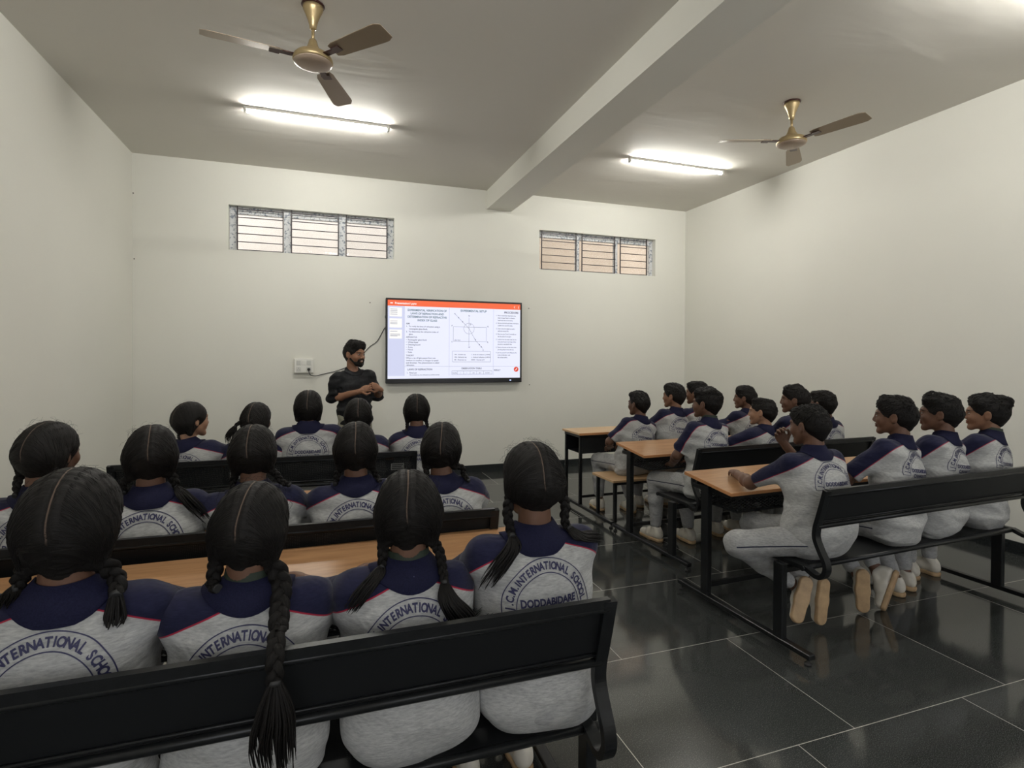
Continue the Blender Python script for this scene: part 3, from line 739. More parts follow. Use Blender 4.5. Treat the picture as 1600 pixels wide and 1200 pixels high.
# ================================================================== implicit-surface mesher (for bodies, clothes, hair, shoes)
def nz(v): v = np.asarray(v, float); return v/np.linalg.norm(v)
class Sdf:
    """ordered list of rounded cones and ellipsoids, smoothly joined (or cut)"""
    def __init__(s): s.P = []
    def cone(s, a, b, ra, rb, k=.02, op='u', sq=None):
        """sq=(axis, factor): flatten the cone along an axis"""
        s.P.append(('c', np.array(a, float), np.array(b, float), ra, rb, k, op, sq)); return s
    def ell(s, c, r, k=.02, R=None, op='u'):
        s.P.append(('e', np.array(c, float), np.array(r, float), R, None, k, op, None)); return s
    def plane(s, p, n, k=.004, infl=0):
        """keep only what lies behind the plane"""
        s.P.append(('p', np.array(p, float), nz(n), None, None, k, 'i', None)); return s
    def grow(s, g):
        o = Sdf()
        for t in s.P:
            t = list(t)
            if t[0] == 'c': t[3] += g; t[4] += g
            elif t[0] == 'e': t[2] = t[2]+g
            o.P.append(tuple(t))
        return o
    def box(s):
        lo = np.full(3, 9e9); hi = -lo
        for t in s.P:
            if t[6] != 'u': continue
            if t[0] == 'c':
                lo = np.minimum(lo, np.minimum(t[1]-t[3], t[2]-t[4])); hi = np.maximum(hi, np.maximum(t[1]+t[3], t[2]+t[4]))
            else:
                m = t[2].max(); lo = np.minimum(lo, t[1]-m); hi = np.maximum(hi, t[1]+m)
        return lo, hi
    def __call__(s, X):
        D = np.full(len(X), .5)
        for t in s.P:
            ty, A, B, ra, rb, k, op, sq = t
            if ty == 'p': d = (X-A)@B; h = np.maximum(k-np.abs(D-d), 0)/k; D = np.maximum(D, d)+h*h*k*.25; continue
            mg = .07+k
            if ty == 'c': lo = np.minimum(A-ra, B-rb)-mg; hi = np.maximum(A+ra, B+rb)+mg
            else: m = B.max(); lo = A-m-mg; hi = A+m+mg
            I = np.flatnonzero((X[:, 0] > lo[0]) & (X[:, 0] < hi[0]) & (X[:, 1] > lo[1]) & (X[:, 1] < hi[1]) & (X[:, 2] > lo[2]) & (X[:, 2] < hi[2]))
            if not len(I): continue
            Q = X[I]
            if ty == 'c':
                p = Q-A; ab = B-A; sc = 1.
                if sq is not None:
                    ax, fac = sq; p = p + np.outer(p@ax, ax)*(1/fac-1); ab = ab + ax*(ab@ax)*(1/fac-1); sc = fac if fac < 1 else 1.
                tt = np.clip((p@ab)/(ab@ab+1e-12), 0, 1); d = (np.linalg.norm(p-tt[:, None]*ab, axis=1)-(ra+(rb-ra)*tt))*(sc if sc < 1 else 1)
            else:
                p = Q-A
                if ra is not None: p = p@ra          # R columns = local axes
                k0 = np.linalg.norm(p/B, axis=1); k1 = np.linalg.norm(p/(B*B), axis=1)+1e-9; d = k0*(k0-1)/k1
                d = np.where(k0 < .05, -B.min(), d)
            c = D[I]
            if op == 'u': h = np.maximum(k-np.abs(c-d), 0)/k; D[I] = np.minimum(c, d)-h*h*k*.25
            elif op == 's': d = -d; h = np.maximum(k-np.abs(c-d), 0)/k; D[I] = np.maximum(c, d)+h*h*k*.25
        return D
def surf(f, lo, hi, h, c=4):
    """sparse surface nets; f maps (n,3) to distance"""
    lo = np.asarray(lo, float)-h*4; hi = np.asarray(hi, float)+h*4
    nb = np.ceil((hi-lo)/(h*c)).astype(int)+1; Hc = h*c
    g = np.stack(np.meshgrid(*[np.arange(n) for n in nb], indexing='ij'), -1).reshape(-1, 3)
    dc = f(lo+(g+.5)*Hc); act = np.abs(dc) < Hc*1.25+.004
    full = np.repeat(np.repeat(np.repeat(dc.reshape(nb), c, 0), c, 1), c, 2).astype(np.float32)
    off = np.stack(np.meshgrid(*[np.arange(c)]*3, indexing='ij'), -1).reshape(-1, 3)
    gi = (g[act][:, None, :]*c+off[None]).reshape(-1, 3)
    full[gi[:, 0], gi[:, 1], gi[:, 2]] = f(lo+(gi+.5)*h)
    s = full < 0; nx, ny, nz_ = full.shape
    cnt = np.zeros((nx-1, ny-1, nz_-1), np.int8)
    for a in (0, 1):
        for b in (0, 1):
            for e in (0, 1): cnt += s[a:nx-1+a, b:ny-1+b, e:nz_-1+e]
    cells = np.argwhere((cnt > 0) & (cnt < 8)); idx = np.full((nx-1, ny-1, nz_-1), -1, np.int32); idx[cells[:, 0], cells[:, 1], cells[:, 2]] = np.arange(len(cells))
    acc = np.zeros((len(cells), 3)); n = np.zeros(len(cells)); cr = [(a, b, e) for a in (0, 1) for b in (0, 1) for e in (0, 1)]
    val = {q: full[cells[:, 0]+q[0], cells[:, 1]+q[1], cells[:, 2]+q[2]] for q in cr}
    for q in cr:
        for ax in range(3):
            if q[ax]: continue
            q2 = list(q); q2[ax] = 1; q2 = tuple(q2); a, b = val[q], val[q2]; m = (a < 0) != (b < 0)
            t = np.where(m, a/(a-b+1e-20), 0); P = np.array(q, float)[None]+np.zeros((len(cells), 3)); P[:, ax] += t
            acc += P*m[:, None]; n += m
    V = lo+(cells+acc/n[:, None]+.5)*h
    F = []
    for ax in range(3):
        o1, o2 = (ax+1) % 3, (ax+2) % 3
        sl0 = [slice(None)]*3; sl1 = [slice(None)]*3; sl0[ax] = slice(0, -1); sl1[ax] = slice(1, None)
        e = np.argwhere(s[tuple(sl0)] != s[tuple(sl1)])
        e = e[(e[:, o1] > 0) & (e[:, o2] > 0) & (e[:, o1] < full.shape[o1]-1) & (e[:, o2] < full.shape[o2]-1)]
        ins = s[e[:, 0], e[:, 1], e[:, 2]]
        def ix(d1, d2): q = e.copy(); q[:, o1] -= d1; q[:, o2] -= d2; return idx[q[:, 0], q[:, 1], q[:, 2]]
        quad = np.stack([ix(1, 1), ix(0, 1), ix(0, 0), ix(1, 0)], 1)
        quad[~ins] = quad[~ins][:, ::-1]; F.append(quad)
    F = np.concatenate(F); F = F[(F >= 0).all(1)]
    return V, F
def wob(X, seed, fr, n=6):
    """smooth pseudo-noise about -1..1"""
    rs = np.random.RandomState(seed); o = 0
    for i in range(n):
        d = nz(rs.normal(size=3))*fr*(.6+.9*rs.rand()); o = o+np.sin(X@d+rs.rand()*6.28+1.3*np.sin(X@(nz(rs.normal(size=3))*fr*.5)+rs.rand()*6))
    return o/n*1.6
def rotm(yaw, pitch=0, roll=0):
    """columns right, forward, up. yaw clockwise from +Y, pitch nods forward, roll tips towards the right ear"""
    cy, sy = math.cos(yaw), math.sin(yaw); Rz = np.array([[cy, sy, 0], [-sy, cy, 0], [0, 0, 1.]])
    cp, sp = math.cos(-pitch), math.sin(-pitch); Rx = np.array([[1, 0, 0], [0, cp, -sp], [0, sp, cp.real]])
    cr, sr = math.cos(roll), math.sin(roll); Ry = np.array([[cr, 0, sr], [0, 1, 0], [-sr, 0, cr]])
    return Rz@Rx@Ry

# ------------------------------------------------------------------ emblem printed on the backs
def emblem_mesh():
    V = []; F = []
    def add(v, f): o = len(V); V.extend(v); F.extend([tuple(i+o for i in q) for q in f])
    def arc(r, w, a0, a1, n=56):
        v = []
        for i in range(n+1):
            a = a0+(a1-a0)*i/n; v += [((r-w/2)*math.cos(a), (r-w/2)*math.sin(a)), ((r+w/2)*math.cos(a), (r+w/2)*math.sin(a))]
        add(v, [(2*i, 2*i+1, 2*i+3, 2*i+2) for i in range(n)])
    ro, ri = .128, .092; arc(ro, .0024, -.06, PI+.06, 72); arc(ri, .0024, -.06, PI+.06, 56)
    for sx in (-1, 1):
        for k in range(6):
            x0 = sx*(ri+(ro-ri)*k/6); x1 = sx*(ri+(ro-ri)*(k+1)/6); z = -.007; add([(x0, z-.0012), (x1, z-.0012), (x1, z+.0012), (x0, z+.0012)], [(0, 1, 2, 3)])
    s = 'J.C.M.INTERNATIONAL SCHOOL'; wd = [.55 if c in '.' else (.62 if c in 'I ' else (1.2 if c == 'M' else 1.)) for c in s]; tot = sum(wd); a0, a1 = PI-.03, .03; acc = 0
    for c, w in zip(s, wd):
        a = a0+(a1-a0)*(acc+w/2)/tot; acc += w
        if c == ' ': continue
        tv, tf = text_mesh(c, .0265, .0010, .80, 'CENTER'); rb = ri+.0085
        th = a-PI/2; cs, sn = math.cos(th), math.sin(th)
        add([(p[0]*cs-(p[1]+rb)*sn, p[0]*sn+(p[1]+rb)*cs) for p in tv], tf)
    for t, y, sz, xs in (('DODDABIDARE', .012, .0265, .86), ('C.N.HALLI.TQ', -.016, .0265, .86)):
        tv, tf = text_mesh(t, sz, .0011, xs, 'CENTER'); add([(p[0], p[1]+y) for p in tv], tf)
    return np.array(V), F
EMB = emblem_mesh()

# ------------------------------------------------------------------ head pieces (head space: x right, y forward, z up, origin between the ears)
def head_prims(S, H, Rm, s):
    T = lambda p: H+Rm@(np.array(p, float)*s)
    def E(c, r, k=.02, op='u', R=None): S.ell(T(c), np.array(r)*s, k*s, Rm if R is None else Rm@R, op)
    def K(a, b, ra, rb, k=.02, op='u'): S.cone(T(a), T(b), ra*s, rb*s, k*s, op)
    E((0, -.014, .028), (.073, .092, .083)); E((0, .026, -.020), (.060, .066, .074), .03)
    for q in (-1, 1): K((q*.050, .0, -.040), (q*.022, .062, -.088), .017, .014, .03); E((q*.036, .060, -.026), (.025, .022, .024), .02)
    E((0, .072, -.092), (.020, .016, .016), .02); E((0, .078, .026), (.046, .012, .012), .02)
    for q in (-1, 1): E((q*.031, .096, .003), (.017, .017, .011), .012, 's')
    for q in (-1, 1): E((q*.031, .0765, .003), (.0135, .0125, .0125), .003)
    K((0, .085, .016), (0, .0995, -.023), .0075, .0108, .012)
    for q in (-1, 1): E((q*.0115, .094, -.029), (.0085, .010, .007), .006)
    E((0, .086, -.0495), (.022, .011, .0055), .006); E((0, .085, -.0615), (.019, .011, .0065), .006)
    E((0, .100, -.0555), (.020, .008, .0016), .003, 's')
    for q in (-1, 1):
        a = .35*q; Re = rotm(0)@np.array([[math.cos(a), -math.sin(a), 0], [math.sin(a), math.cos(a), 0], [0, 0, 1.]])
        E((q*.078, -.010, -.004), (.008, .020, .031), .008, 'u', Re); E((q*.086, -.005, .002), (.006, .011, .018), .006, 's', Re)
def to_head(V, H, Rm, s): return (V-H)@Rm/s
def hand_prims(S, W, d, n, side, curl, sc=1.0, spread=.0, thumb=.5):
    """W wrist, d towards the fingers, n out of the back of the hand, side=+1 when thumb lies on the +cross(d,n) side"""
    d = nz(d); n = nz(n-d*(n@d)) if abs(n@d) < .999 else nz(np.cross(d, (1, 0, .1))); t = np.cross(d, n)*side
    Rm = np.stack([t, d, n], 1)
    S.cone(W-d*.02, W+d*.02*sc, .022*sc, .021*sc, .01); S.ell(W+d*.050*sc, np.array((.037, .050, .0145))*sc, .012, Rm)
    for i, (o, L) in enumerate(((.029, .066), (.0095, .074), (-.0095, .069), (-.028, .054))):
        b = W+d*(.088-(.004 if i in (0,) else 0)-(.008 if i == 3 else 0))*sc+t*o*sc; a = 0; p = b-d*.012; r = (.0088-.0006*i)*sc; fd = nz(d+t*(o*spread*10))
        for j, (fr, cc) in enumerate(((.45, .8), (.30, 1.1), (.25, .8))):
            a += curl*cc; q = p+(fd*math.cos(a)-n*math.sin(a))*(L*fr*sc+(.012 if j == 0 else 0)); S.cone(p, q, r, r*.92, .003); p = q; r *= .92
    b = W+d*.022*sc+t*.024*sc-n*.004; q = b+nz(t*.75+d*.65-n*.25*thumb)*.038*sc; e = q+nz(d*.9+t*(.3-.6*thumb)-n*.55*thumb)*.034*sc
    S.cone(b, q, .0135*sc, .0105*sc, .008); S.cone(q, e, .0103*sc, .0082*sc, .003)

def shoe_proto():
    f = Sdf()
    f.cone((0, -.035, -.040), (0, .06, -.045), .036, .036, .02); f.cone((0, .05, -.048), (.002, .145, -.056), .036, .031, .02)
    f.cone((0, -.03, -.01), (0, -.005, .012), .033, .036, .02); f.cone((0, .02, -.01), (0, .07, -.03), .028, .028, .02)
    f.plane((0, 0, -.072), (0, 0, -1)); f.ell((0, -.003, .035), (.027, .038, .03), .01, None, 's')
    V, F = surf(f, (-.05, -.085, -.09), (.05, .195, .06), .0045); up = build('shoe', V, F, M['shoe'])
    g = Sdf(); g.cone((0, -.036, -.074), (0, .05, -.074), .037, .037, .02); g.cone((0, .05, -.074), (.002, .146, -.072), .037, .036, .02)
    g.plane((0, 0, -.066), (0, 0, 1), .003); g.plane((0, 0, -.092), (0, 0, -1), .003)
    f2 = lambda X: g(X)+.0007*np.sin(X[:, 1]*700)*(X[:, 2] < -.088)
    V, F = surf(f2, (-.05, -.085, -.1), (.05, .195, -.06), .004); so = build('sole', V, F, M['sole'], up)
    l = MB()
    for k in range(5): y = .035+.016*k; z = -.003-.0085*k; l.tube([(-.020, y, z-.006), (0, y+.002, z+.005), (.020, y, z-.006)], .0026, 6)
    l.obj('laces', M['lace'], up)
    return up
SHOE = shoe_proto()
_shoe_used = [False]
def place_shoe(parent, ank, toe, down, sole=None):
    global SHOE
    if not _shoe_used[0]: o = SHOE; _shoe_used[0] = True; o.parent = parent
    else: o = dup_tree(SHOE, parent)
    y = nz(toe); z = nz(-np.array(down, float)+y*(np.array(down, float)@y)); x = np.cross(y, z)
    o.matrix_local = Matrix([[x[0], y[0], z[0], ank[0]], [x[1], y[1], z[1], ank[1]], [x[2], y[2], z[2], ank[2]], [0, 0, 0, 1]])
    return o

# ------------------------------------------------------------------ a person
def person(p):
    """All joints are offsets in metres from the floor point under the pelvis; the world x is right, y towards the far wall."""
    base = np.array((*p['at'], 0.)); vox = p.get('vox', .007)
    root = empty('person', tuple(base)); tag(root, p['label'], 'person', p.get('group'))
    seat = .455; up = np.array((0, 0, 1.))
    P = np.array((0, 0, p.get('pz', seat+.10))); Hd = np.array(p['head'], float)-np.array((base[0], base[1], 0)); s = p.get('hs', 1.)
    Rh = rotm(R_(p.get('yaw', 0)), R_(p.get('nod', 4)), R_(p.get('roll', 0)))
    Nk = Hd+np.array((0, 0, -p.get('nk', .150)*s))+Rh[:, 1]*-.030*s; Nk = Nk*1.0
    ty = R_(p.get('tyaw', 0)); u = nz(Nk-P); r = np.array((math.cos(ty), -math.sin(ty), 0)); r = nz(r-u*(r@u)); f = np.cross(u, r)
    RT = np.stack([r, f, u], 1); L = np.linalg.norm(Nk-P); w = p.get('w', 1.)
    T = lambda x, y, z: P+RT@np.array((x, y, z), float)
    # shoulders
    rise = p.get('rise', 0.); sx = .150*w
    sh = [T(-sx, p.get('shf', .010), L-.068+rise), T(sx, p.get('shf', .010), L-.068+rise)]
    el = [np.array(q, float) for q in p['el']]; wr = [np.array(q, float) for q in p['wr']]
    kn = [np.array(q, float) for q in p['kn']]; an = [np.array(q, float) for q in p['an']]
    pr = np.array((math.cos(R_(p.get('pyaw', p.get('tyaw', 0)))), -math.sin(R_(p.get('pyaw', p.get('tyaw', 0)))), 0))
    hip = [P-pr*.085-up*.012, P+pr*.085-up*.012]
    # ---- torso prims shared by body and shirt
    def torso(S, g, shirt=False):
        Rm = RT; hw = p.get('hip', .160)
        if p.get('stand'): S.ell(P+up*.0, (hw*.95+g, .108+g, .13+g), .03, Rm)
        else: S.ell(P+f*.0-up*.005, (hw+g, .112+g, .098+g), .03, np.stack([r, np.cross(up, r), up], 1))
        S.cone(T(0, .0, .05), T(0, .006, L*.55), .132*w+g, .128*w+g, .05, sq=(f, .74))
        S.ell(T(0, .004, L*.58), (.152*w+g, .096+g, .160+g), .04, Rm)
        S.cone(T(-.095*w, -.006, L-.092+rise*.7), T(.095*w, -.006, L-.092+rise*.7), .050+g, .050+g, .05)
        for q, s_ in ((-1, sh[0]), (1, sh[1])):
            S.cone(T(q*.030, -.012, L-.040), s_+u*.0-r*q*.02, .032+g*.6, .042+g*.6, .04)
    B = Sdf(); torso(B, 0.)
    B.cone(T(0, -.008, L-.05), Hd+Rh@(np.array((0, -.032, -.055))*s), .056*s, .046*s, .03)
    ar = p.get('arm', 1.)
    for i, q in ((0, -1), (1, 1)):
        B.cone(sh[i], el[i], .043*ar, .034*ar, .03); m = el[i]*.72+wr[i]*.28
        B.cone(el[i], m, .033*ar, .034*ar, .02); B.cone(m, wr[i], .034*ar, .0215*ar, .02)
        B.cone(hip[i], kn[i], .070, .052, .03); m = kn[i]*.70+an[i]*.30
        B.cone(kn[i], m, .052, .050, .02); B.cone(m, an[i], .050, .030, .02); tv = np.array(p['toe'][i], float); B.cone(an[i], an[i]+nz(tv)*.09+np.array(p.get('dn', ((0, 0, -1),)*2)[i], float)*.035, .028, .020, .02)
        hd = p['hand'][i]; hand_prims(B, wr[i], np.array(hd[0], float), np.array(hd[1], float), hd[2], hd[3], .90*ar, thumb=hd[4] if len(hd) > 4 else .5)
    head_prims(B, Hd, Rh, s)
    lo, hi = B.box(); V, F = surf(B, lo, hi, p.get('bvox', vox))
    hc = to_head(V, Hd, Rh, s); far = (hc[:, 2] < -.14)[:, None]; hc = np.where(far, np.array((0, -.3, -.5)), hc)
    build('body', V, F, SK[p['skin']], root, attrs={'hc': hc})
    # ---- shirt
    seed = p['seed']; S = Sdf(); g = .013; torso(S, g)
    teacher = p.get('teacher'); bag = p.get('bag', 0.)
    if not p.get('stand'):
        S.cone(P-r*.075-up*.022-f*.012, P+r*.075-up*.022-f*.012, .088, .088, .05)        # loose hem resting on the seat
        S.cone(T(-.055, -.006, .03), T(-.050*w, -.004, L*.62), .108+bag, .098+bag*.7, .05); S.cone(T(.055, -.006, .03), T(.050*w, -.004, L*.62), .108+bag, .098+bag*.7, .05)
    else: S.cone(T(-.045, 0, -.13), T(-.050*w, 0, L*.6), .112, .098, .05); S.cone(T(.045, 0, -.13), T(.050*w, 0, L*.6), .112, .098, .05)
    if 0:
        pass
    frac = p.get('sleeve', .86); St = Sdf(); St.P = list(S.P)
    for i in (0, 1):
        e = sh[i]+(el[i]-sh[i])*frac
        S.cone(sh[i], e, .053*max(w, .9), .050, .045)
        if teacher: m = el[i]+(wr[i]-el[i])*.35; S.cone(sh[i], el[i], .056, .048, .04); S.cone(el[i], m, .046, .043, .02)
    fo = 1. if not teacher else 1.3
    def shirt_f(X):
        d = S(X); loc = (X-P)@RT; z = loc[:, 2]
        low = np.clip(1.25-z/(L*.75), .22, 1.)
        ph = wob(X, seed, 9, 4); q = loc.copy(); q[:, 2] *= 2.6
        fold = wob(q, seed+7, 17, 5); ridge = 1-np.abs(wob(q, seed+3, 12, 4))*1.5
        side = np.clip(np.abs(loc[:, 0])/.12-.5, 0, 1)
        return d - .004*ph - fo*low*(.0075*fold+.0085*np.clip(ridge, -1, 1)) - .0060*side*fold*fo - .0030*fo*wob(q, seed+21, 30, 4)
    lo, hi = S.box(); 
    def cutf(X):
        d = shirt_f(X); dt = St(X)
        for i in (0, 1):      # sleeve openings
            if teacher: a, b = el[i], wr[i]; c = el[i]+(wr[i]-el[i])*.30
            else: a, b = sh[i], el[i]; c = sh[i]+(el[i]-sh[i])*frac
            ax = nz(b-a); t = (X-c)@ax; near = np.linalg.norm(X-c-np.outer(t, ax), axis=1) < .085
            near &= (t < .10) & (dt > .004)
            d = np.where(near & (t > -.02), np.maximum(d, t), d)
        if p.get('stand'): d = np.maximum(d, (P[2]-.115+.006*np.sin(X[:, 0]*30))-X[:, 2])
        return d
    V, F = surf(cutf, lo-.01, hi+.01, p.get('svox', vox))
    # raglan panel distance
    nav = np.full(len(V), -.1)
    loc = (V-P)@RT
    for i, q in ((0, -1), (1, 1)):
        Nn = T(q*.050, -.045, L-.030); Ss = sh[i]-f*.040+r*q*.040-u*.020; Ee = el[i]-f*.030+r*q*.012
        if np.linalg.norm(np.cross(Ss-Nn, Ee-Nn)) < 1e-6: continue
        n = nz(np.cross(Ss-Nn, Ee-Ss)); 
        if n@(f+u*.3) < 0: n = -n
        gp = (V-Nn)@n
        a0 = T(q*.050, .05, L-.030); a1 = T(q*.165, .05, L-.20); rd = a1-a0; rn = nz(np.cross(rd, f)); 
        if rn@(r*q) < 0: rn = -rn
        gr = (V-a0)@rn; half = (loc[:, 0]*q > .02); gq = np.where(half, np.minimum(gp, gr), -.1); nav = np.maximum(nav, gq)
    so = build('polo_shirt' if not teacher else 'shirt', V, F, M['blackshirt'] if teacher else M['shirt'], root, attrs={'nav': nav})
    # ---- emblem
    if not teacher:
        bvh = BVHTree.FromPolygons([Vector(v) for v in V], [tuple(map(int, q)) for q in F]); ev, ef = EMB; es = p.get('es', 1.)
        out = []; ok = np.zeros(len(ev), bool); zc = L-.182+p.get('ez', 0)
        for k, (a, b) in enumerate(ev):
            o_ = T(a*es+p.get('ex', 0), -.6, zc+b*es); h_ = bvh.ray_cast(Vector(o_), Vector(f))
            if h_[0] is None: out.append(tuple(o_)); continue
            nn = h_[1]
            if nn.dot(Vector(f)) > 0: nn = -nn
            q_ = h_[0]+nn*.0016
            if (h_[0]-Vector(o_)).length < .85: ok[k] = True
            out.append(tuple(q_))
        ef2 = [q for q in ef if all(ok[i] for i in q)]
        build('back_print', np.array(out), ef2, M['print'], so, smooth=False)
    # ---- collar
    cm = M['blackshirt'] if teacher else M['navy']; rings = []; n = 40
    base_c = T(0, -.006, L-.020); top_c = T(0, -.002, L+.030)
    Sx = S
    def ring(c, ax_, ay_, zf, snap=None, grow_=0.):
        o = []
        for k in range(n):
            a = 2*PI*k/n; ca, sa = math.cos(a), math.sin(a); q = c+r*ax_*ca+f*ay_*sa+u*(zf(sa, ca)); o.append(q)
        o = np.array(o)
        if snap is not None:
            for _ in range(5):
                d = shirt_f(o); dirs = o-c; dirs = dirs/np.linalg.norm(dirs, axis=1)[:, None]; dirs = dirs*.25+u*.9; dirs /= np.linalg.norm(dirs, axis=1)[:, None]
                o = o+dirs*np.maximum(snap-d, 0)[:, None]
        return o
    fr = lambda sa, ca: (-.028*max(sa, 0))
    cs = .95*s; nw = p.get('cw', 1.)
    R1 = ring(base_c, .058*cs, .060*cs, lambda sa, ca: 0)
    fd_ = .050 if teacher else .022
    R2 = ring(top_c, .0570*cs, .059*cs, lambda sa, ca: -fd_*max(sa, 0)+.003*abs(ca))
    R3 = ring(top_c, .0620*cs, .065*cs, lambda sa, ca: -fd_*max(sa, 0)+.003*abs(ca)+.0015)
    R4 = ring(base_c, .079*cs*nw, .076*cs, lambda sa, ca: .010-.012*max(sa, 0), .006)
    R5 = ring(base_c, .097*cs*nw, .091*cs, lambda sa, ca: -.026-.030*max(sa, 0), .006)
    R6 = ring(base_c, .096*cs*nw, .090*cs, lambda sa, ca: -.028-.030*max(sa, 0), .002)
    VV = np.concatenate([R1, R2, R3, R4, R5, R6]); FF = [(i*n+j, i*n+(j+1) % n, (i+1)*n+(j+1) % n, (i+1)*n+j) for i in range(5) for j in range(n)]
    build('collar', VV, FF, cm, so)
    if p.get('green'):
        Ra = ring(top_c, .0615*cs, .0615*cs, lambda sa, ca: .006-.020*max(sa, 0)); Rb = ring(top_c, .0590*cs, .0590*cs, lambda sa, ca: .020-.020*max(sa, 0)); Rc = ring(top_c, .0635*cs, .0635*cs, lambda sa, ca: -.012-.02*max(sa, 0))
        build('neck_ribbon', np.concatenate([Rc, Ra, Rb]), [(i*n+j, i*n+(j+1) % n, (i+1)*n+(j+1) % n, (i+1)*n+j) for i in range(2) for j in range(n)], M['green'], root)
    # ---- trousers
    Q = Sdf(); g = .012
    Q.ell(P-up*.01, (.158+g, .118+g, .095+g), .03, np.stack([r, np.cross(up, r), up], 1)) if not p.get('stand') else Q.ell(P-up*.02, (.150+g, .105+g, .12+g), .03, RT)
    lf = p.get('legf', .88)
    for i in (0, 1):
        Q.cone(hip[i], kn[i], .080, .066, .035); e = kn[i]+(an[i]-kn[i])*lf; m = kn[i]*.6+an[i]*.4
        Q.cone(kn[i], m, .066, .062, .03); Q.cone(m, e, .062, .046, .02)
    def trouser_f(X):
        q = X.copy(); q[:, 2] *= 1.8
        return Q(X)-.0045*wob(X, seed+11, 16, 5)-.0035*wob(q, seed+13, 38, 5)
    lo, hi = Q.box(); V, F = surf(trouser_f, lo, hi, vox*1.1)
    nv = np.full(len(V), .1)
    for i, q in ((0, -1), (1, 1)):     # side seam line along thigh and shin
        th = nz(kn[i]-hip[i]); out_ = nz(np.cross(th, up))*q; upn = np.cross(out_, th)*q
        rel = V-hip[i]; t = rel@th; o_ = rel@out_; h_ = rel@nz(np.cross(out_, th)); m = (o_ > .02) & (t > .02) & (t < np.linalg.norm(kn[i]-hip[i])+.02)
        nv = np.where(m, np.where(np.abs(h_) < np.abs(nv), h_, nv), nv)
    build('trousers', V, F, M['khaki'] if teacher else M['trouser'], root, attrs={'nav': nv})
    # ---- shoes
    for i in (0, 1): place_shoe(root, an[i], p['toe'][i], p.get('dn', ((0, 0, -1),)*2)[i])
    # ---- hair
    hair(p, root, Hd, Rh, s, shirt_f)
    return root, dict(P=P, Hd=Hd, Rh=Rh, wr=wr, el=el, RT=RT, T=T, L=L, shirt_f=shirt_f, s=s)

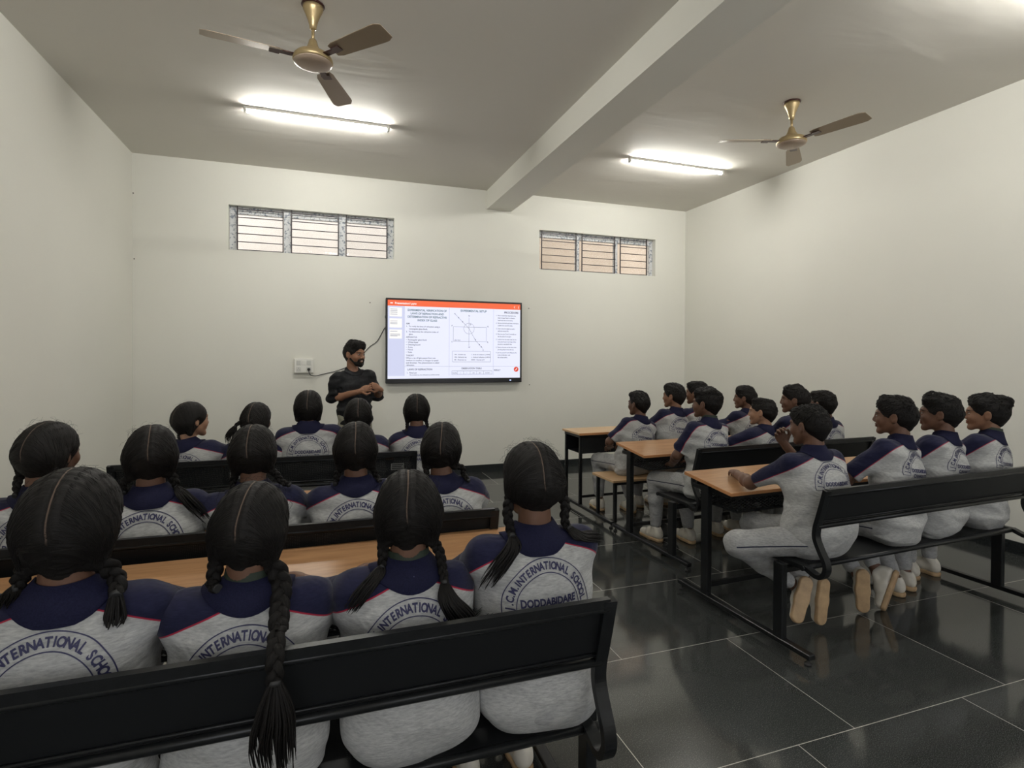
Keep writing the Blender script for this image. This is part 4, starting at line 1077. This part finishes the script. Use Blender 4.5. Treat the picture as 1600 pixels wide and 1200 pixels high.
def hair(p, root, Hd, Rh, s, sf):
    kind = p['hair']; seed = p['seed']; sd = Sdf(); K = Sdf()
    if kind == 'girl':
        vol = p.get('vol', 0.)
        sd.ell((0, -.016, .030), (.086+vol, .103+vol, .092+vol), .02); sd.cone((-.032, -.046, -.010), (.032, -.046, -.010), .056, .056, .04)
        sd.cone((0, -.058, .0), (0, -.046, p.get('nape', -.080)), .056, .030, .04)
        lx, ly, lz = p.get('lobe', (.067, -.044, -.078))
        for q in (-1, 1): sd.cone((q*.056, -.036, -.006), (q*lx, ly, lz), .030, .0165, .03)
        sd.ell((0, .085, -.035), (.066, .072, .078), .02, None, 's'); 
        for q in (-1, 1): sd.ell((q*.093, .008, -.015), (.018, .032, .036), .012, None, 's')
        lo, hi = np.array((-.125, -.14, -.13)), np.array((.125, .11, .14)); h = p.get('hvox', .0045)
        def f(X):
            d = sd(X); side = np.sign(X[:, 0]); an_ = np.arctan2(X[:, 2]+.085, X[:, 1]+.050)
            groove = .0007*np.sin(an_*33+side*1.3+5*np.sin(an_*5+seed))+.0004*np.sin(an_*83+6*np.sin(an_*9+seed))
            part = .0035*np.exp(-(X[:, 0]/.006)**2)*(X[:, 2] > -.01)
            return d+groove+part-.0022*wob(X, seed, 26, 4)
        V, F = surf(f, lo, hi, h)
        an_ = np.arctan2(V[:, 2]+.085, V[:, 1]+.050); rr = np.hypot(V[:, 2]+.085, V[:, 1]+.05)
        st = np.stack([an_, rr*3+np.abs(V[:, 0])*3, np.sign(V[:, 0])*.5+0*rr], 1); st[:, 2] = np.tanh(V[:, 0]/.004)*.4
    else:
        top, quiff, back = p.get('top', .018)-.005, p.get('quiff', .010)-.004, p.get('back', .012)-.004
        sd.ell((0, -.016, .034), (.0765+top*.25, .098, .083+top), .02)
        sd.cone((-.030, .048, .080+top*.4), (.030, .048, .080+top*.4), .022+quiff*.6, .022+quiff*.6, .035)
        sd.ell((0, -.060, .010), (.066, .050+back, .066), .03); sd.cone((0, -.072, .0), (0, -.066, -.055), .048, .030, .03)
        for x, y, z, r_ in p.get('blobs', ()): sd.ell((x, y, z), (r_, r_, r_), .025)
        sd.ell((0, .100, -.012), (.075, .058, .072), .012, None, 's'); sd.ell((0, .06, -.075), (.09, .08, .075), .012, None, 's')
        for q in (-1, 1): sd.ell((q*.082, -.004, -.012), (.016, .026, .034), .008, None, 's'); sd.ell((q*.09, .02, -.06), (.03, .06, .05), .012, None, 's')
        lo, hi = np.array((-.125, -.16, -.12)), np.array((.125, .13, .18)); h = p.get('hvox', .0045)
        def f(X):
            d = sd(X); up_ = np.clip((X[:, 2]-.01)/.08, 0, 1); q = X.copy(); q[:, 1] *= .35
            q2 = X.copy(); q2[:, 1] *= .45; q2[:, 2] *= .8
            return d-up_*(.0075*wob(q2, seed, 85, 6)+.005*wob(X, seed+5, 38, 4)+.0035*np.abs(wob(q2, seed+9, 190, 5)))-.0012*wob(q, seed+2, 160, 4)
        V, F = surf(f, lo, hi, h)
        st = np.stack([V[:, 0]*22, V[:, 1]*9+V[:, 2]*3, V[:, 2]*6], 1)
    W_ = Hd+(V*s)@Rh.T
    ho = build('hair', W_, F, M['hair_part'] if kind == 'girl' else M['hair'], root, attrs={'hc': V, 'st': st})
    rs = random.Random(seed); rn = np.random.RandomState(seed+50)
    strands(p, ho, sd if kind != 'girl' else f, V, Hd, Rh, s, kind, rn, f)
    if kind == 'girl' and p.get('fly', 0):      # loose flyaway hairs
        m = MB()
        for k in range(p['fly']):
            a = rs.uniform(0, PI); b = rs.uniform(-.6, .9); d = nz((math.cos(a), -math.sin(b)*.8, abs(math.sin(a))*math.cos(b)+.15)); q0 = np.array((0, -.016, .03))+d*np.array((.085, .102, .091)); tg = nz(np.cross(d, (rs.uniform(-1, 1), rs.uniform(-1, 1), rs.uniform(-1, 1))))
            pts = []; Ln = rs.uniform(.02, .055)
            for j in range(6): t = j/5; pts.append(Hd+Rh@((q0+tg*Ln*t+d*(.002+.008*math.sin(t*2.2)*rs.uniform(.4, 1.3)))*s))
            m.tube(pts, .00026, 3, cap=False)
        m.obj('flyaway_hair', M['hair'], ho)
    if kind == 'girl':
        for br in p.get('braids', ()): braid(root, Hd, Rh, s, br, seed, sf, (lx, ly, lz))

def strands(p, ho, sd, V, Hd, Rh, s, kind, rn, f):
    """locks lying on the hair surface, one mesh"""
    def proj(X, off, it=4):
        for _ in range(it):
            d = f(X)-off; e = .002; g = np.stack([f(X+np.eye(3)[k]*e)-f(X-np.eye(3)[k]*e) for k in range(3)], 1); g /= np.linalg.norm(g, axis=1)[:, None]+1e-9
            X = X-g*np.clip(d, -.02, .02)[:, None]
        return X, g
    if kind == 'girl':
        n = p.get('locks', 110); m = 9; t = np.linspace(0, 1, m); lx, ly, lz = p.get('lobe', (.067, -.044, -.078)); A = np.zeros((n, m, 3))
        for i in range(n):
            q = rn.choice((-1, 1)); a = rn.uniform(-.6, 3.0); st = np.array((q*.004, -.016-.104*math.sin(a-.75), .03+.093*math.cos(a-.75))); en = np.array((q*(lx+rn.uniform(-.01, .006)), ly+rn.uniform(-.012, .008), lz+rn.uniform(-.004, .02)))
            mid = (st+en)/2+np.array((q*.05, (st[1]+.02)*.4, .02)); A[i] = np.outer((1-t)**2, st)+np.outer(2*t*(1-t), mid)+np.outer(t*t, en)
        X, g = proj(A.reshape(-1, 3), .0002); X = X.reshape(n, m, 3); rad = np.full(m, .0011); rad[0] = .0004; rad[-1] = .0006; lift = None
    else:
        n = p.get('locks', 320); m = 5; c = V[(V[:, 2] > .005)]; c = c[rn.randint(0, len(c), n)]; A = np.zeros((n, m, 3)); A[:, 0] = c
        fl = np.stack([rn.uniform(-.7, .7, n), np.where(c[:, 1] > -.03, 1., .25)*rn.uniform(.3, 1, n), np.where(c[:, 2] > .075, .15, -.7)*rn.uniform(.4, 1, n)], 1)+np.stack([c[:, 0]*9, 0*c[:, 0], 0*c[:, 0]], 1)
        fl /= np.linalg.norm(fl, axis=1)[:, None]; Ln = rn.uniform(.012, .030, n)*np.where(c[:, 2] > .05, 1, .55)
        for j in range(1, m): A[:, j] = A[:, 0]+fl*(Ln*j/(m-1))[:, None]
        X, g = proj(A.reshape(-1, 3), .0002, 3); lf = (np.linspace(0, 1, m)**1.6)[None, :, None]*(rn.uniform(.001, .007, n)*np.where(c[:, 2] > .05, 1, .25))[:, None, None]
        X = X.reshape(n, m, 3)+g.reshape(n, m, 3)*lf; rad = np.array((.0024, .0027, .0022, .0014, .0003))
    VV = []; FF = []; HC = []
    cs_ = [(1, 0), (0, 1), (-1, 0), (0, -1)] if kind == 'girl' else [(1.2, 0), (0, .8), (-1.2, 0)]
    k = len(cs_); T = np.gradient(X, axis=1); T /= np.linalg.norm(T, axis=2)[..., None]+1e-9; G = g.reshape(n, m, 3); Uu = np.cross(T, G); Uu /= np.linalg.norm(Uu, axis=2)[..., None]+1e-9
    P_ = np.stack([X+(Uu*a+G*b_)*rad[None, :, None] for a, b_ in cs_], 2)      # n,m,k,3
    idx = np.arange(n*m*k).reshape(n, m, k); F = []
    for a in range(k): F.append(np.stack([idx[:, :-1, a], idx[:, :-1, (a+1) % k], idx[:, 1:, (a+1) % k], idx[:, 1:, a]], -1).reshape(-1, 4))
    P_ = P_.reshape(-1, 3); st = np.repeat(rn.rand(n)*9, m*k); st = np.stack([st, np.tile(np.repeat(np.arange(m), k), n)*.1, st], 1)
    build('hair_locks', Hd+(P_*s)@Rh.T, np.concatenate(F), M['hair'], ho, attrs={'hc': P_*0+.5, 'st': st})
def keep_off(path, sf, clear):
    Q = np.array(path, float)
    for _ in range(14):
        d = sf(Q); m = d < clear
        if not m.any(): break
        e = .003; g = np.stack([sf(Q+np.eye(3)[k]*e)-sf(Q-np.eye(3)[k]*e) for k in range(3)], 1); g /= np.linalg.norm(g, axis=1)[:, None]+1e-9
        g[:, 1] -= .35; g /= np.linalg.norm(g, axis=1)[:, None]
        Q = Q+g*(np.clip(clear-d, 0, .02)*.8)[:, None]
        K = Q.copy(); K[1:-1] = (Q[:-2]+Q[1:-1]*2+Q[2:])/4; Q = np.where(m[:, None], K, Q)
    return Q
def braid(root, Hd, Rh, s, br, seed, sf=None, lobe=None):
    """br: pts (offsets from the head centre, unrotated metres), r radius, tail length pts"""
    P = [Hd+np.array(q, float) for q in br['pts']]
    if lobe is not None and abs(br['pts'][0][0]) > .04 and br['pts'][0][2] < -.02: P[0] = Hd+Rh@(np.array((math.copysign(lobe[0], br['pts'][0][0]), lobe[1], lobe[2]))*s)
    path = np.array(smooth_path(P, 14))
    if sf is not None: path = keep_off(path, sf, br.get('r', .017)*.95)
    seg = np.linalg.norm(np.diff(path, axis=0), axis=1); cl = np.concatenate([[0], np.cumsum(seg)]); Lt = cl[-1]
    n = max(24, int(Lt/.0055)); tt = np.linspace(0, Lt, n); Q = np.stack([np.interp(tt, cl, path[:, i]) for i in range(3)], 1)
    T = np.gradient(Q, axis=0); T /= np.linalg.norm(T, axis=1)[:, None]
    ref = np.array((0, 1., 0)) if abs(T[0][1]) < .9 else np.array((1., 0, 0)); ref = np.array(br.get('flat', ref), float)
    U = np.array([nz(np.cross(t, ref)) for t in T]); Wv = np.cross(T, U); R0 = br.get('r', .017); m = MB(); A = []; Vs = []; Fs = []; St = []
    lam = R0*4.3
    for k in range(3):
        ph = tt/lam*2*PI+k*2*PI/3; rr = R0*(1-.30*tt/Lt); rr = rr*np.clip(.6+tt/.02, 0, 1)
        c = Q+U*(np.sin(ph)*rr*.62)[:, None]+Wv*(np.sin(2*ph)*rr*.36)[:, None]; nn = 10
        Tk = np.gradient(c, axis=0); Tk /= np.linalg.norm(Tk, axis=1)[:, None]; o = len(Vs)
        for i in range(n):
            u_ = nz(U[i]-Tk[i]*(U[i]@Tk[i])); w_ = np.cross(Tk[i], u_)
            for j in range(nn):
                a = 2*PI*j/nn; g_ = 1+.10*math.sin(5*a+ph[i]*.5)
                Vs.append(c[i]+(u_*math.cos(a)*.60+w_*math.sin(a)*.50)*rr[i]*g_); St.append((a*.35+k, tt[i]*6, k*1.))
        Fs += [(o+i*nn+j, o+i*nn+(j+1) % nn, o+(i+1)*nn+(j+1) % nn, o+(i+1)*nn+j) for i in range(n-1) for j in range(nn)]
    ob = build('braid', np.array(Vs), Fs, M['hair'], root, attrs={'st': np.array(St), 'hc': np.zeros((len(Vs), 3))+.5})
    if br.get('tail'):
        rs = random.Random(seed+3); tp = [P[-1]]+[Hd+np.array(q, float) for q in br['tail']]; tp = [path[-1]]+list(keep_off(np.array(tp[1:]), sf, br.get('spread', .022)*.5) if sf is not None else tp[1:]); Vs = []; Fs = []; St = []; spread = br.get('spread', .022)
        nst = br.get('n', 46)
        for k in range(nst):
            a = rs.uniform(0, 2*PI); rad = math.sqrt(rs.random()); dx = np.array((math.cos(a), math.sin(a)*.6, math.sin(a)*.5))*rad; Ls = rs.uniform(.78, 1.05)
            pts = []
            for j, q in enumerate(tp):
                w = j/(len(tp)-1); sp = (R0*.55*(1-w)+spread*math.sin(min(1, w*1.15)*PI*.62)); pts.append(q+dx*sp+np.array((rs.uniform(-1, 1), rs.uniform(-1, 1), rs.uniform(-1, 1)))*.004*w)
            pth = np.array(smooth_path(pts, 6)); pth = keep_off(pth, sf, .003) if sf is not None else pth; mx = max(3, int(len(pth)*min(1, Ls))); pth = pth[:mx]; rr = [br.get('sr', .0034)*(1-.85*(i/(mx-1))**1.5) for i in range(mx)]
            o = len(Vs); u_ = np.array((1., .1, .2)); nn = 5
            for i in range(mx):
                t = pth[min(i+1, mx-1)]-pth[max(i-1, 0)]; t = nz(t); u_ = nz(u_-t*(u_@t)); w_ = np.cross(t, u_)
                for j in range(nn): an = 2*PI*j/nn; Vs.append(pth[i]+(u_*math.cos(an)+w_*math.sin(an))*rr[i]); St.append((k*.37, i*.02, an*.02))
            Fs += [(o+i*nn+j, o+i*nn+(j+1) % nn, o+(i+1)*nn+(j+1) % nn, o+(i+1)*nn+j) for i in range(mx-1) for j in range(nn)]
        build('braid_tail', np.array(Vs), Fs, M['hair'], ob, attrs={'st': np.array(St), 'hc': np.zeros((len(Vs), 3))+.5})
    # hair tie
    e = path[-1]; tdir = nz(path[-1]-path[-4]); m = MB(); m.tube([e-tdir*.005, e+tdir*.005], R0*.62, 12); m.obj('hair_tie', M['rubber'], ob)
# ================================================================== the class
GH = ((-.85, .55, 0), (0, 0, 1), 1, .25); GH2 = ((.85, .55, 0), (0, 0, 1), -1, .25)
FWD = ((0, 1, 0), (0, 1, 0))
def girl(label, at, head, **k):
    d = dict(label=label, at=at, head=head, skin='b', hair='girl', w=.97, hs=.97, nk=.145, group='schoolgirls on the left benches',
             el=((-.215, .17, .80), (.215, .17, .80)), wr=((-.09, .345, .80), (.09, .345, .80)), hand=(GH2, GH), kn=((-.10, .37, .495), (.10, .37, .495)), an=((-.10, .39, .092), (.10, .39, .092)),
             toe=FWD, nod=6, seed=abs(hash(label)) % 1)
    d['hand'] = (((.85, .55, 0), (0, 0, 1), 1, .25), ((-.85, .55, 0), (0, 0, 1), -1, .25)); d.update(k); return person(d)
def boy(label, at, head, **k):
    d = dict(label=label, at=at, head=head, skin='a', hair='boy', w=.97, hs=.96, group='schoolboys on the right benches',
             el=((-.215, .12, .79), (.215, .14, .79)), wr=((-.07, .31, .80), (.07, .33, .80)), kn=((-.11, .38, .495), (.11, .38, .495)), an=((-.10, .36, .092), (.10, .36, .092)),
             hand=(((.85, .55, 0), (0, 0, 1), 1, .25), ((-.85, .55, 0), (0, 0, 1), -1, .25)), toe=FWD, nod=0, tyaw=-8, seed=1, nk=.136)
    d.update(k); return person(d)
BR = lambda *pts, **k: dict(pts=pts, **k)
# --- front bench, nearest the camera
girl('schoolgirl cut off by the frame\'s left edge, only navy shoulder and bangled wrist showing', (-.93, 1.50), (-.915, 1.53, 1.09), seed=10, wr=((-.09, .345, .80), (.13, .40, .80)),
     braids=[BR((.07, -.05, -.085), (.085, -.05, -.13), (.08, -.045, -.18)), BR((-.07, -.05, -.085), (-.085, -.05, -.13), (-.08, -.045, -.18))])
girl('schoolgirl on the front bench left of the long braid, short thick braids behind both ears', (-.545, 1.50), (-.537, 1.53, 1.106), seed=11, nk=.136, nape=-.088, locks=260, vox=.0055, hvox=.0035, fly=70, yaw=2, hs=1.03, vol=.006, w=1.04,
     braids=[BR((.070, -.052, -.075), (.092, -.050, -.105), (.100, -.045, -.150), (.098, -.040, -.185), r=.020, tail=((.096, -.045, -.205), (.092, -.05, -.225)), spread=.018, n=40), BR((-.070, -.050, -.075), (-.084, -.045, -.105), (-.086, -.035, -.14), r=.018, tail=((-.085, -.04, -.165), (-.08, -.045, -.185)), spread=.016, n=36)])
girl('schoolgirl whose long braid hangs down over the bench back', (-.168, 1.50), (-.160, 1.53, 1.062), seed=12, locks=260, vox=.0055, hvox=.0035, fly=50, yaw=13, roll=3, nod=10, green=True,
     braids=[BR((.050, -.055, -.075), (.070, -.085, -.115), (.070, -.125, -.150), (.070, -.185, -.176), (.070, -.235, -.178), (.070, -.272, -.198), (.070, -.290, -.245), r=.0215, flat=(0, 1, 0), tail=((.070, -.292, -.30), (.066, -.292, -.36), (.074, -.288, -.43)), spread=.042, n=130),
             BR((-.064, -.050, -.075), (-.083, -.048, -.105), (-.082, -.040, -.14), (-.060, -.045, -.155), r=.017)])
girl('schoolgirl on the front bench with loose hair tufts and green ribbon under collar', (.228, 1.50), (.229, 1.53, 1.068), seed=13, locks=260, vox=.0055, hvox=.0035, fly=60, yaw=10, nod=10, green=True, w=.93,
     braids=[BR((-.062, -.052, -.070), (-.076, -.055, -.10), (-.078, -.058, -.125), r=.014, tail=((-.090, -.065, -.150), (-.115, -.075, -.180), (-.150, -.075, -.215)), spread=.022, n=56),
             BR((.062, -.055, -.065), (.072, -.068, -.095), (.078, -.082, -.135), (.075, -.095, -.17), r=.014, tail=((.078, -.115, -.205), (.100, -.135, -.245), (.135, -.140, -.275), (.175, -.135, -.255)), spread=.036, n=80)])
girl('schoolgirl at the right end of the front bench, braids falling on both shoulders', (.592, 1.50), (.588, 1.53, 1.128), seed=14, locks=260, vox=.0055, hvox=.0035, fly=70, yaw=1, nod=8, w=1.02, lobe=(.076, -.040, -.032), nape=-.062,
     braids=[BR((-.070, -.045, -.045), (-.086, -.045, -.075), (-.080, -.050, -.115), (-.076, -.055, -.15), r=.0155, tail=((-.080, -.06, -.18), (-.105, -.055, -.215), (-.135, -.04, -.225)), spread=.024, n=50),
             BR((.074, -.045, -.035), (.094, -.045, -.065), (.090, -.048, -.105), (.100, -.050, -.145), r=.0155, tail=((.120, -.05, -.175), (.160, -.04, -.185), (.205, -.02, -.190)), spread=.022, n=50)])
# --- middle girls' bench
girl('schoolgirl at the left end of the middle bench, cheek turned to the right', (-.935, 2.44), (-.940, 2.475, 1.135), seed=20, fly=50, yaw=22, roll=5, nod=2, hvox=.004, w=1.0,
     braids=[BR((-.068, -.050, -.070), (-.080, -.052, -.11), (-.074, -.05, -.155), r=.014), BR((.066, -.05, -.075), (.075, -.04, -.11), (.07, -.03, -.14), r=.014)])
girl('schoolgirl on the middle bench with a looped braid blurring over her right shoulder', (-.60, 2.44), (-.618, 2.475, 1.110), seed=21, fly=40, yaw=-8, hvox=.004,
     braids=[BR((.068, -.048, -.070), (.088, -.045, -.10), (.092, -.04, -.135), r=.016, tail=((.12, -.06, -.16), (.17, -.09, -.20), (.21, -.09, -.25)), spread=.028, n=46), BR((-.068, -.048, -.070), (-.084, -.045, -.10), (-.08, -.04, -.135), r=.016)])
girl('schoolgirl on the middle bench with one braid pinned up beside her neck', (-.24, 2.44), (-.255, 2.475, 1.100), seed=22, fly=40, yaw=8, roll=-3, hvox=.004,
     braids=[BR((.066, -.05, -.070), (.084, -.05, -.085), (.105, -.055, -.115), (.135, -.06, -.13), r=.014), BR((-.068, -.048, -.070), (-.075, -.045, -.11), (-.072, -.04, -.14), r=.014)])
girl('schoolgirl in the centre of the middle bench, centre parting and two hanging braids', (.143, 2.44), (.143, 2.475, 1.095), seed=23, fly=40, yaw=4, hvox=.004,
     braids=[BR((.066, -.048, -.070), (.080, -.048, -.11), (.080, -.045, -.16), r=.0135), BR((-.066, -.048, -.070), (-.080, -.048, -.11), (-.078, -.045, -.165), r=.0135)])
girl('schoolgirl at the right end of the middle bench', (.53, 2.44), (.519, 2.475, 1.080), seed=24, fly=40, yaw=14, nod=2, roll=2, hvox=.004,
     braids=[BR((.066, -.048, -.055), (.088, -.046, -.09), (.092, -.044, -.135), (.098, -.04, -.175), r=.0135), BR((-.066, -.048, -.070), (-.075, -.045, -.11), (-.07, -.04, -.14), r=.0135)])
# --- back girls' bench (furthest)
girl('schoolgirl at the left end of the furthest girls bench, face turned right in profile', (-.735, 3.94), (-.772, 3.965, 1.082), seed=30, fly=24, yaw=52, nod=0, skin='c', tyaw=14,
     braids=[BR((-.05, -.06, -.07), (-.06, -.06, -.10), (-.05, -.05, -.125), r=.014)])
girl('schoolgirl on the furthest girls bench with a ponytail sticking out to the left', (-.39, 3.94), (-.393, 3.965, 1.070), seed=31, yaw=20,
     braids=[BR((-.075, -.05, -.01), (-.105, -.05, -.012), (-.125, -.05, -.03), r=.014, tail=((-.14, -.05, -.06), (-.155, -.05, -.10), (-.15, -.05, -.15)), spread=.030, n=60)])
girl('schoolgirl on the furthest girls bench with hair tucked into her navy collar', (-.078, 3.94), (-.078, 3.965, 1.142), seed=32, yaw=3, w=1.02, vol=.003, nk=.118)
girl('schoolgirl on the furthest girls bench directly in front of the teacher', (.245, 3.94), (.245, 3.965, 1.085), seed=33, yaw=4)
girl('schoolgirl at the right end of the furthest girls bench with two thin hanging braids', (.65, 3.94), (.647, 3.965, 1.110), seed=34, yaw=6, nod=2, w=.93,
     braids=[BR((-.06, -.045, -.075), (-.072, -.045, -.12), (-.070, -.04, -.165), r=.0125), BR((.06, -.045, -.075), (.072, -.045, -.12), (.074, -.04, -.16), r=.0125)])
# --- boys, bench nearest the camera
TD = ((0, .55, -.84), (0, .55, -.84)); DN = ((0, -.84, -.55),)*2
boy('schoolboy nearest the aisle on the front boys bench, forearm resting on the desk', (2.50, 2.24), (2.505, 2.31, 1.125), seed=40, locks=520, vox=.0055, bvox=.0045, hvox=.004, yaw=-10, nod=4, tyaw=-4, pyaw=-30, w=1.04, bag=.030, skin='b',
    el=((-.20, .27, .785), (.17, .20, .80)), wr=((-.13, .47, .795), (.02, .245, 1.0)), hand=(((.55, .8, .0), (0, 0, 1), 1, .45), ((-.45, .12, .85), (.3, .9, .1), -1, .8)),
    kn=((-.38, .16, .50), (-.06, .40, .50)), an=((.03, .15, .205), (.13, .15, .20)), toe=((-.42, -.10, -.85), (-.18, -.05, -.95)), dn=((-.50, -.85, 0), (-.05, -.95, .1)), legf=.80, top=.012, quiff=.002, back=.010)
boy('second schoolboy from the aisle on the front boys bench, face in sharp left profile', (3.10, 2.27), (3.150, 2.31, 1.155), seed=41, locks=520, vox=.006, bvox=.0045, hvox=.004, yaw=-30, tyaw=-12, skin='b', quiff=.016, top=.022,
    kn=((-.14, .34, .50), (.13, .36, .50)), an=((-.06, .16, .19), (.07, .14, .19)), toe=((0, .0, -.98), (-.30, .10, -.9)), dn=((-.60, -.80, 0), (.45, -.85, 0)), legf=.80)
boy('darker schoolboy between two others on the front boys bench, thick hair', (3.48, 2.29), (3.525, 2.31, 1.160), seed=42, locks=520, vox=.006, bvox=.005, hvox=.004, yaw=-33, tyaw=-12, skin='b', quiff=.018, top=.022, back=.020,
    kn=((-.14, .34, .50), (.13, .36, .50)), an=((-.03, .22, .094), (.12, .26, .094)), toe=((.3, 1, 0), (.2, 1, 0)))
boy('schoolboy by the right wall on the front boys bench, long hair flicked up behind', (3.90, 2.31), (3.960, 2.32, 1.145), seed=43, locks=520, vox=.006, bvox=.005, hvox=.004, yaw=-36, tyaw=-10, skin='a', quiff=.014, top=.026, back=.022, blobs=((-.02, -.09, .085, .045), (.03, -.085, .08, .045)), green=True)
# --- boys, middle bench
LAP = dict(el=((-.20, .06, .76), (.20, .08, .76)), wr=((-.12, .24, .655), (.10, .28, .66)), hand=(((.3, .95, -.1), (-.2, 0, 1), 1, .5), ((-.3, .95, -.1), (.2, 0, 1), -1, .5)))
boy('schoolboy nearest the aisle on the middle boys bench, hand on his knee', (2.72, 3.44), (2.757, 3.48, 1.140), seed=50, locks=520, vox=.006, bvox=.005, hvox=.004, yaw=-30, tyaw=-10, skin='b', top=.022, quiff=.012, back=.020, green=True, w=1.0,
    blobs=((.0, -.100, .05, .04),), **{**LAP, 'kn': ((-.14, .42, .50), (.10, .40, .50)), 'an': ((-.14, .42, .094), (.09, .30, .094)), 'toe': ((-.15, 1, 0), (0, 1, 0))})
boy('smallest pale-skinned schoolboy, sitting low on the middle boys bench', (3.25, 3.46), (3.300, 3.49, 1.060), seed=51, hvox=.004, bvox=.005, yaw=-34, skin='c', hs=.93, w=.9, top=.010, quiff=.008, tyaw=-14)
boy('schoolboy on the middle boys bench behind the small boy, fringe over his forehead', (3.60, 3.47), (3.630, 3.49, 1.150), seed=52, hvox=.004, yaw=-42, skin='b', top=.020, quiff=.020, tyaw=-14)
boy('schoolboy at the wall end of the middle boys bench, seen almost from behind', (3.93, 3.48), (3.930, 3.49, 1.110), seed=53, yaw=-6, skin='b', top=.010, quiff=.004, tyaw=-6)
# --- boys, backless seat (furthest)
ST = dict(pz=.528)
boy('schoolboy nearest the aisle on the backless seat, hand on his thigh', (2.70, 4.42), (2.775, 4.45, 1.055), seed=60, bvox=.006, hvox=.0045, yaw=-20, tyaw=-8, skin='b', top=.012, quiff=.004, w=.95,
    **{**ST, **LAP, 'kn': ((-.12, .42, .48), (.10, .40, .48)), 'an': ((-.13, .38, .094), (.12, .22, .094)), 'toe': ((0, 1, 0), (0, 1, 0)), 'legf': .82, 'el': ((-.21, .05, .72), (.2, .08, .74)), 'wr': ((-.13, .2, .64), (.10, .28, .64))})
boy('schoolboy second from the aisle on the backless seat, wavy crest of hair', (3.10, 4.43), (3.157, 4.45, 1.120), seed=61, bvox=.006, yaw=-32, tyaw=-10, skin='a', top=.022, quiff=.020, back=.012, **ST)
boy('schoolboy on the backless seat mostly hidden behind the middle row head', (3.40, 4.44), (3.415, 4.45, 1.145), seed=62, bvox=.006, yaw=-34, tyaw=-10, skin='a', top=.016, quiff=.010, **ST)
boy('schoolboy at the wall end of the backless seat, looking left in profile', (3.97, 4.45), (4.000, 4.46, 1.085), seed=63, bvox=.006, yaw=-40, tyaw=-14, skin='b', top=.020, quiff=.016, **ST)
# --- the teacher
root, J = person(dict(label='standing smiling bearded man in a black shirt beside the display', at=(.32, 5.70), head=(.318, 5.685, 1.505), hs=1.06, pz=.93, stand=True, teacher=True,
    skin='t', hair='boy', seed=77, vox=.006, bvox=.004, svox=.006, hvox=.004, top=.026, quiff=.022, back=.014, w=1.08, arm=1.1, yaw=138, nod=4, roll=0, tyaw=158, rise=0., hip=.150,
    el=((.225, .06, 1.085), (-.215, -.04, 1.075)), wr=((.225, -.17, 1.165), (.035, -.20, 1.150)), hand=(((-.55, -.25, .35), (.2, -.9, .3), -1, 1.1), ((.75, -.2, .35), (-.1, -.9, .4), 1, 1.15)),
    kn=((.13, .02, .50), (-.11, -.01, .50)), an=((.15, .05, .094), (-.13, .0, .094)), toe=((.6, -.8, 0), (.2, -1, 0)), legf=.94))
# beard and watch
Hd, Rh, s_ = J['Hd'], J['Rh'], J['s']
b = Sdf()
for q in (-1, 1): b.cone((q*.060, .012, -.040), (q*.030, .056, -.084), .014, .017, .02); b.cone((q*.030, .062, -.080), (0, .078, -.092), .018, .018, .02)
b.cone((-.026, .086, -.046), (.026, .086, -.046), .009, .009, .01); b.cone((-.028, .080, -.05), (-.022, .078, -.085), .010, .012, .01); b.cone((.028, .080, -.05), (.022, .078, -.085), .010, .012, .01)
b.ell((0, .100, -.0555), (.022, .025, .0065), .005, None, 's')
Vb, Fb = surf(lambda X: b(X)-.0008*wob(X, 5, 300, 4), (-.09, -.02, -.13), (.09, .12, -.01), .0035)
build('beard', Hd+(Vb*s_)@Rh.T, Fb, M['hair'], root, attrs={'hc': Vb, 'st': Vb*60})
w0 = J['wr'][0]; e0 = J['el'][0]; dw = nz(w0-e0); m = MB(); c0 = w0-dw*.018; m.tube([c0-dw*.009, c0+dw*.009], .0285, 20); wo = m.obj('wristwatch', M['silver'], root)
# bangles of the girl at the frame's left edge
for o in bpy.data.objects:
    if o.name.split('.')[0] == 'person' and 'bangled' in o.get('label', ''):
        a = np.array((.215, .17, .80)); c = np.array((.13, .40, .80)); d = nz(c-a)
        for k in range(3):
            q = c-d*(.02+.014*k); m = MB(); u1 = nz(np.cross(d, (0, 0, 1))); u2 = np.cross(d, u1)
            ringp = [q+(u1*math.cos(2*PI*i/20)+u2*math.sin(2*PI*i/20))*.027 for i in range(21)]; m.tube(ringp, .0035, 6, cap=False); m.obj('bangle', M['bangle'], o)
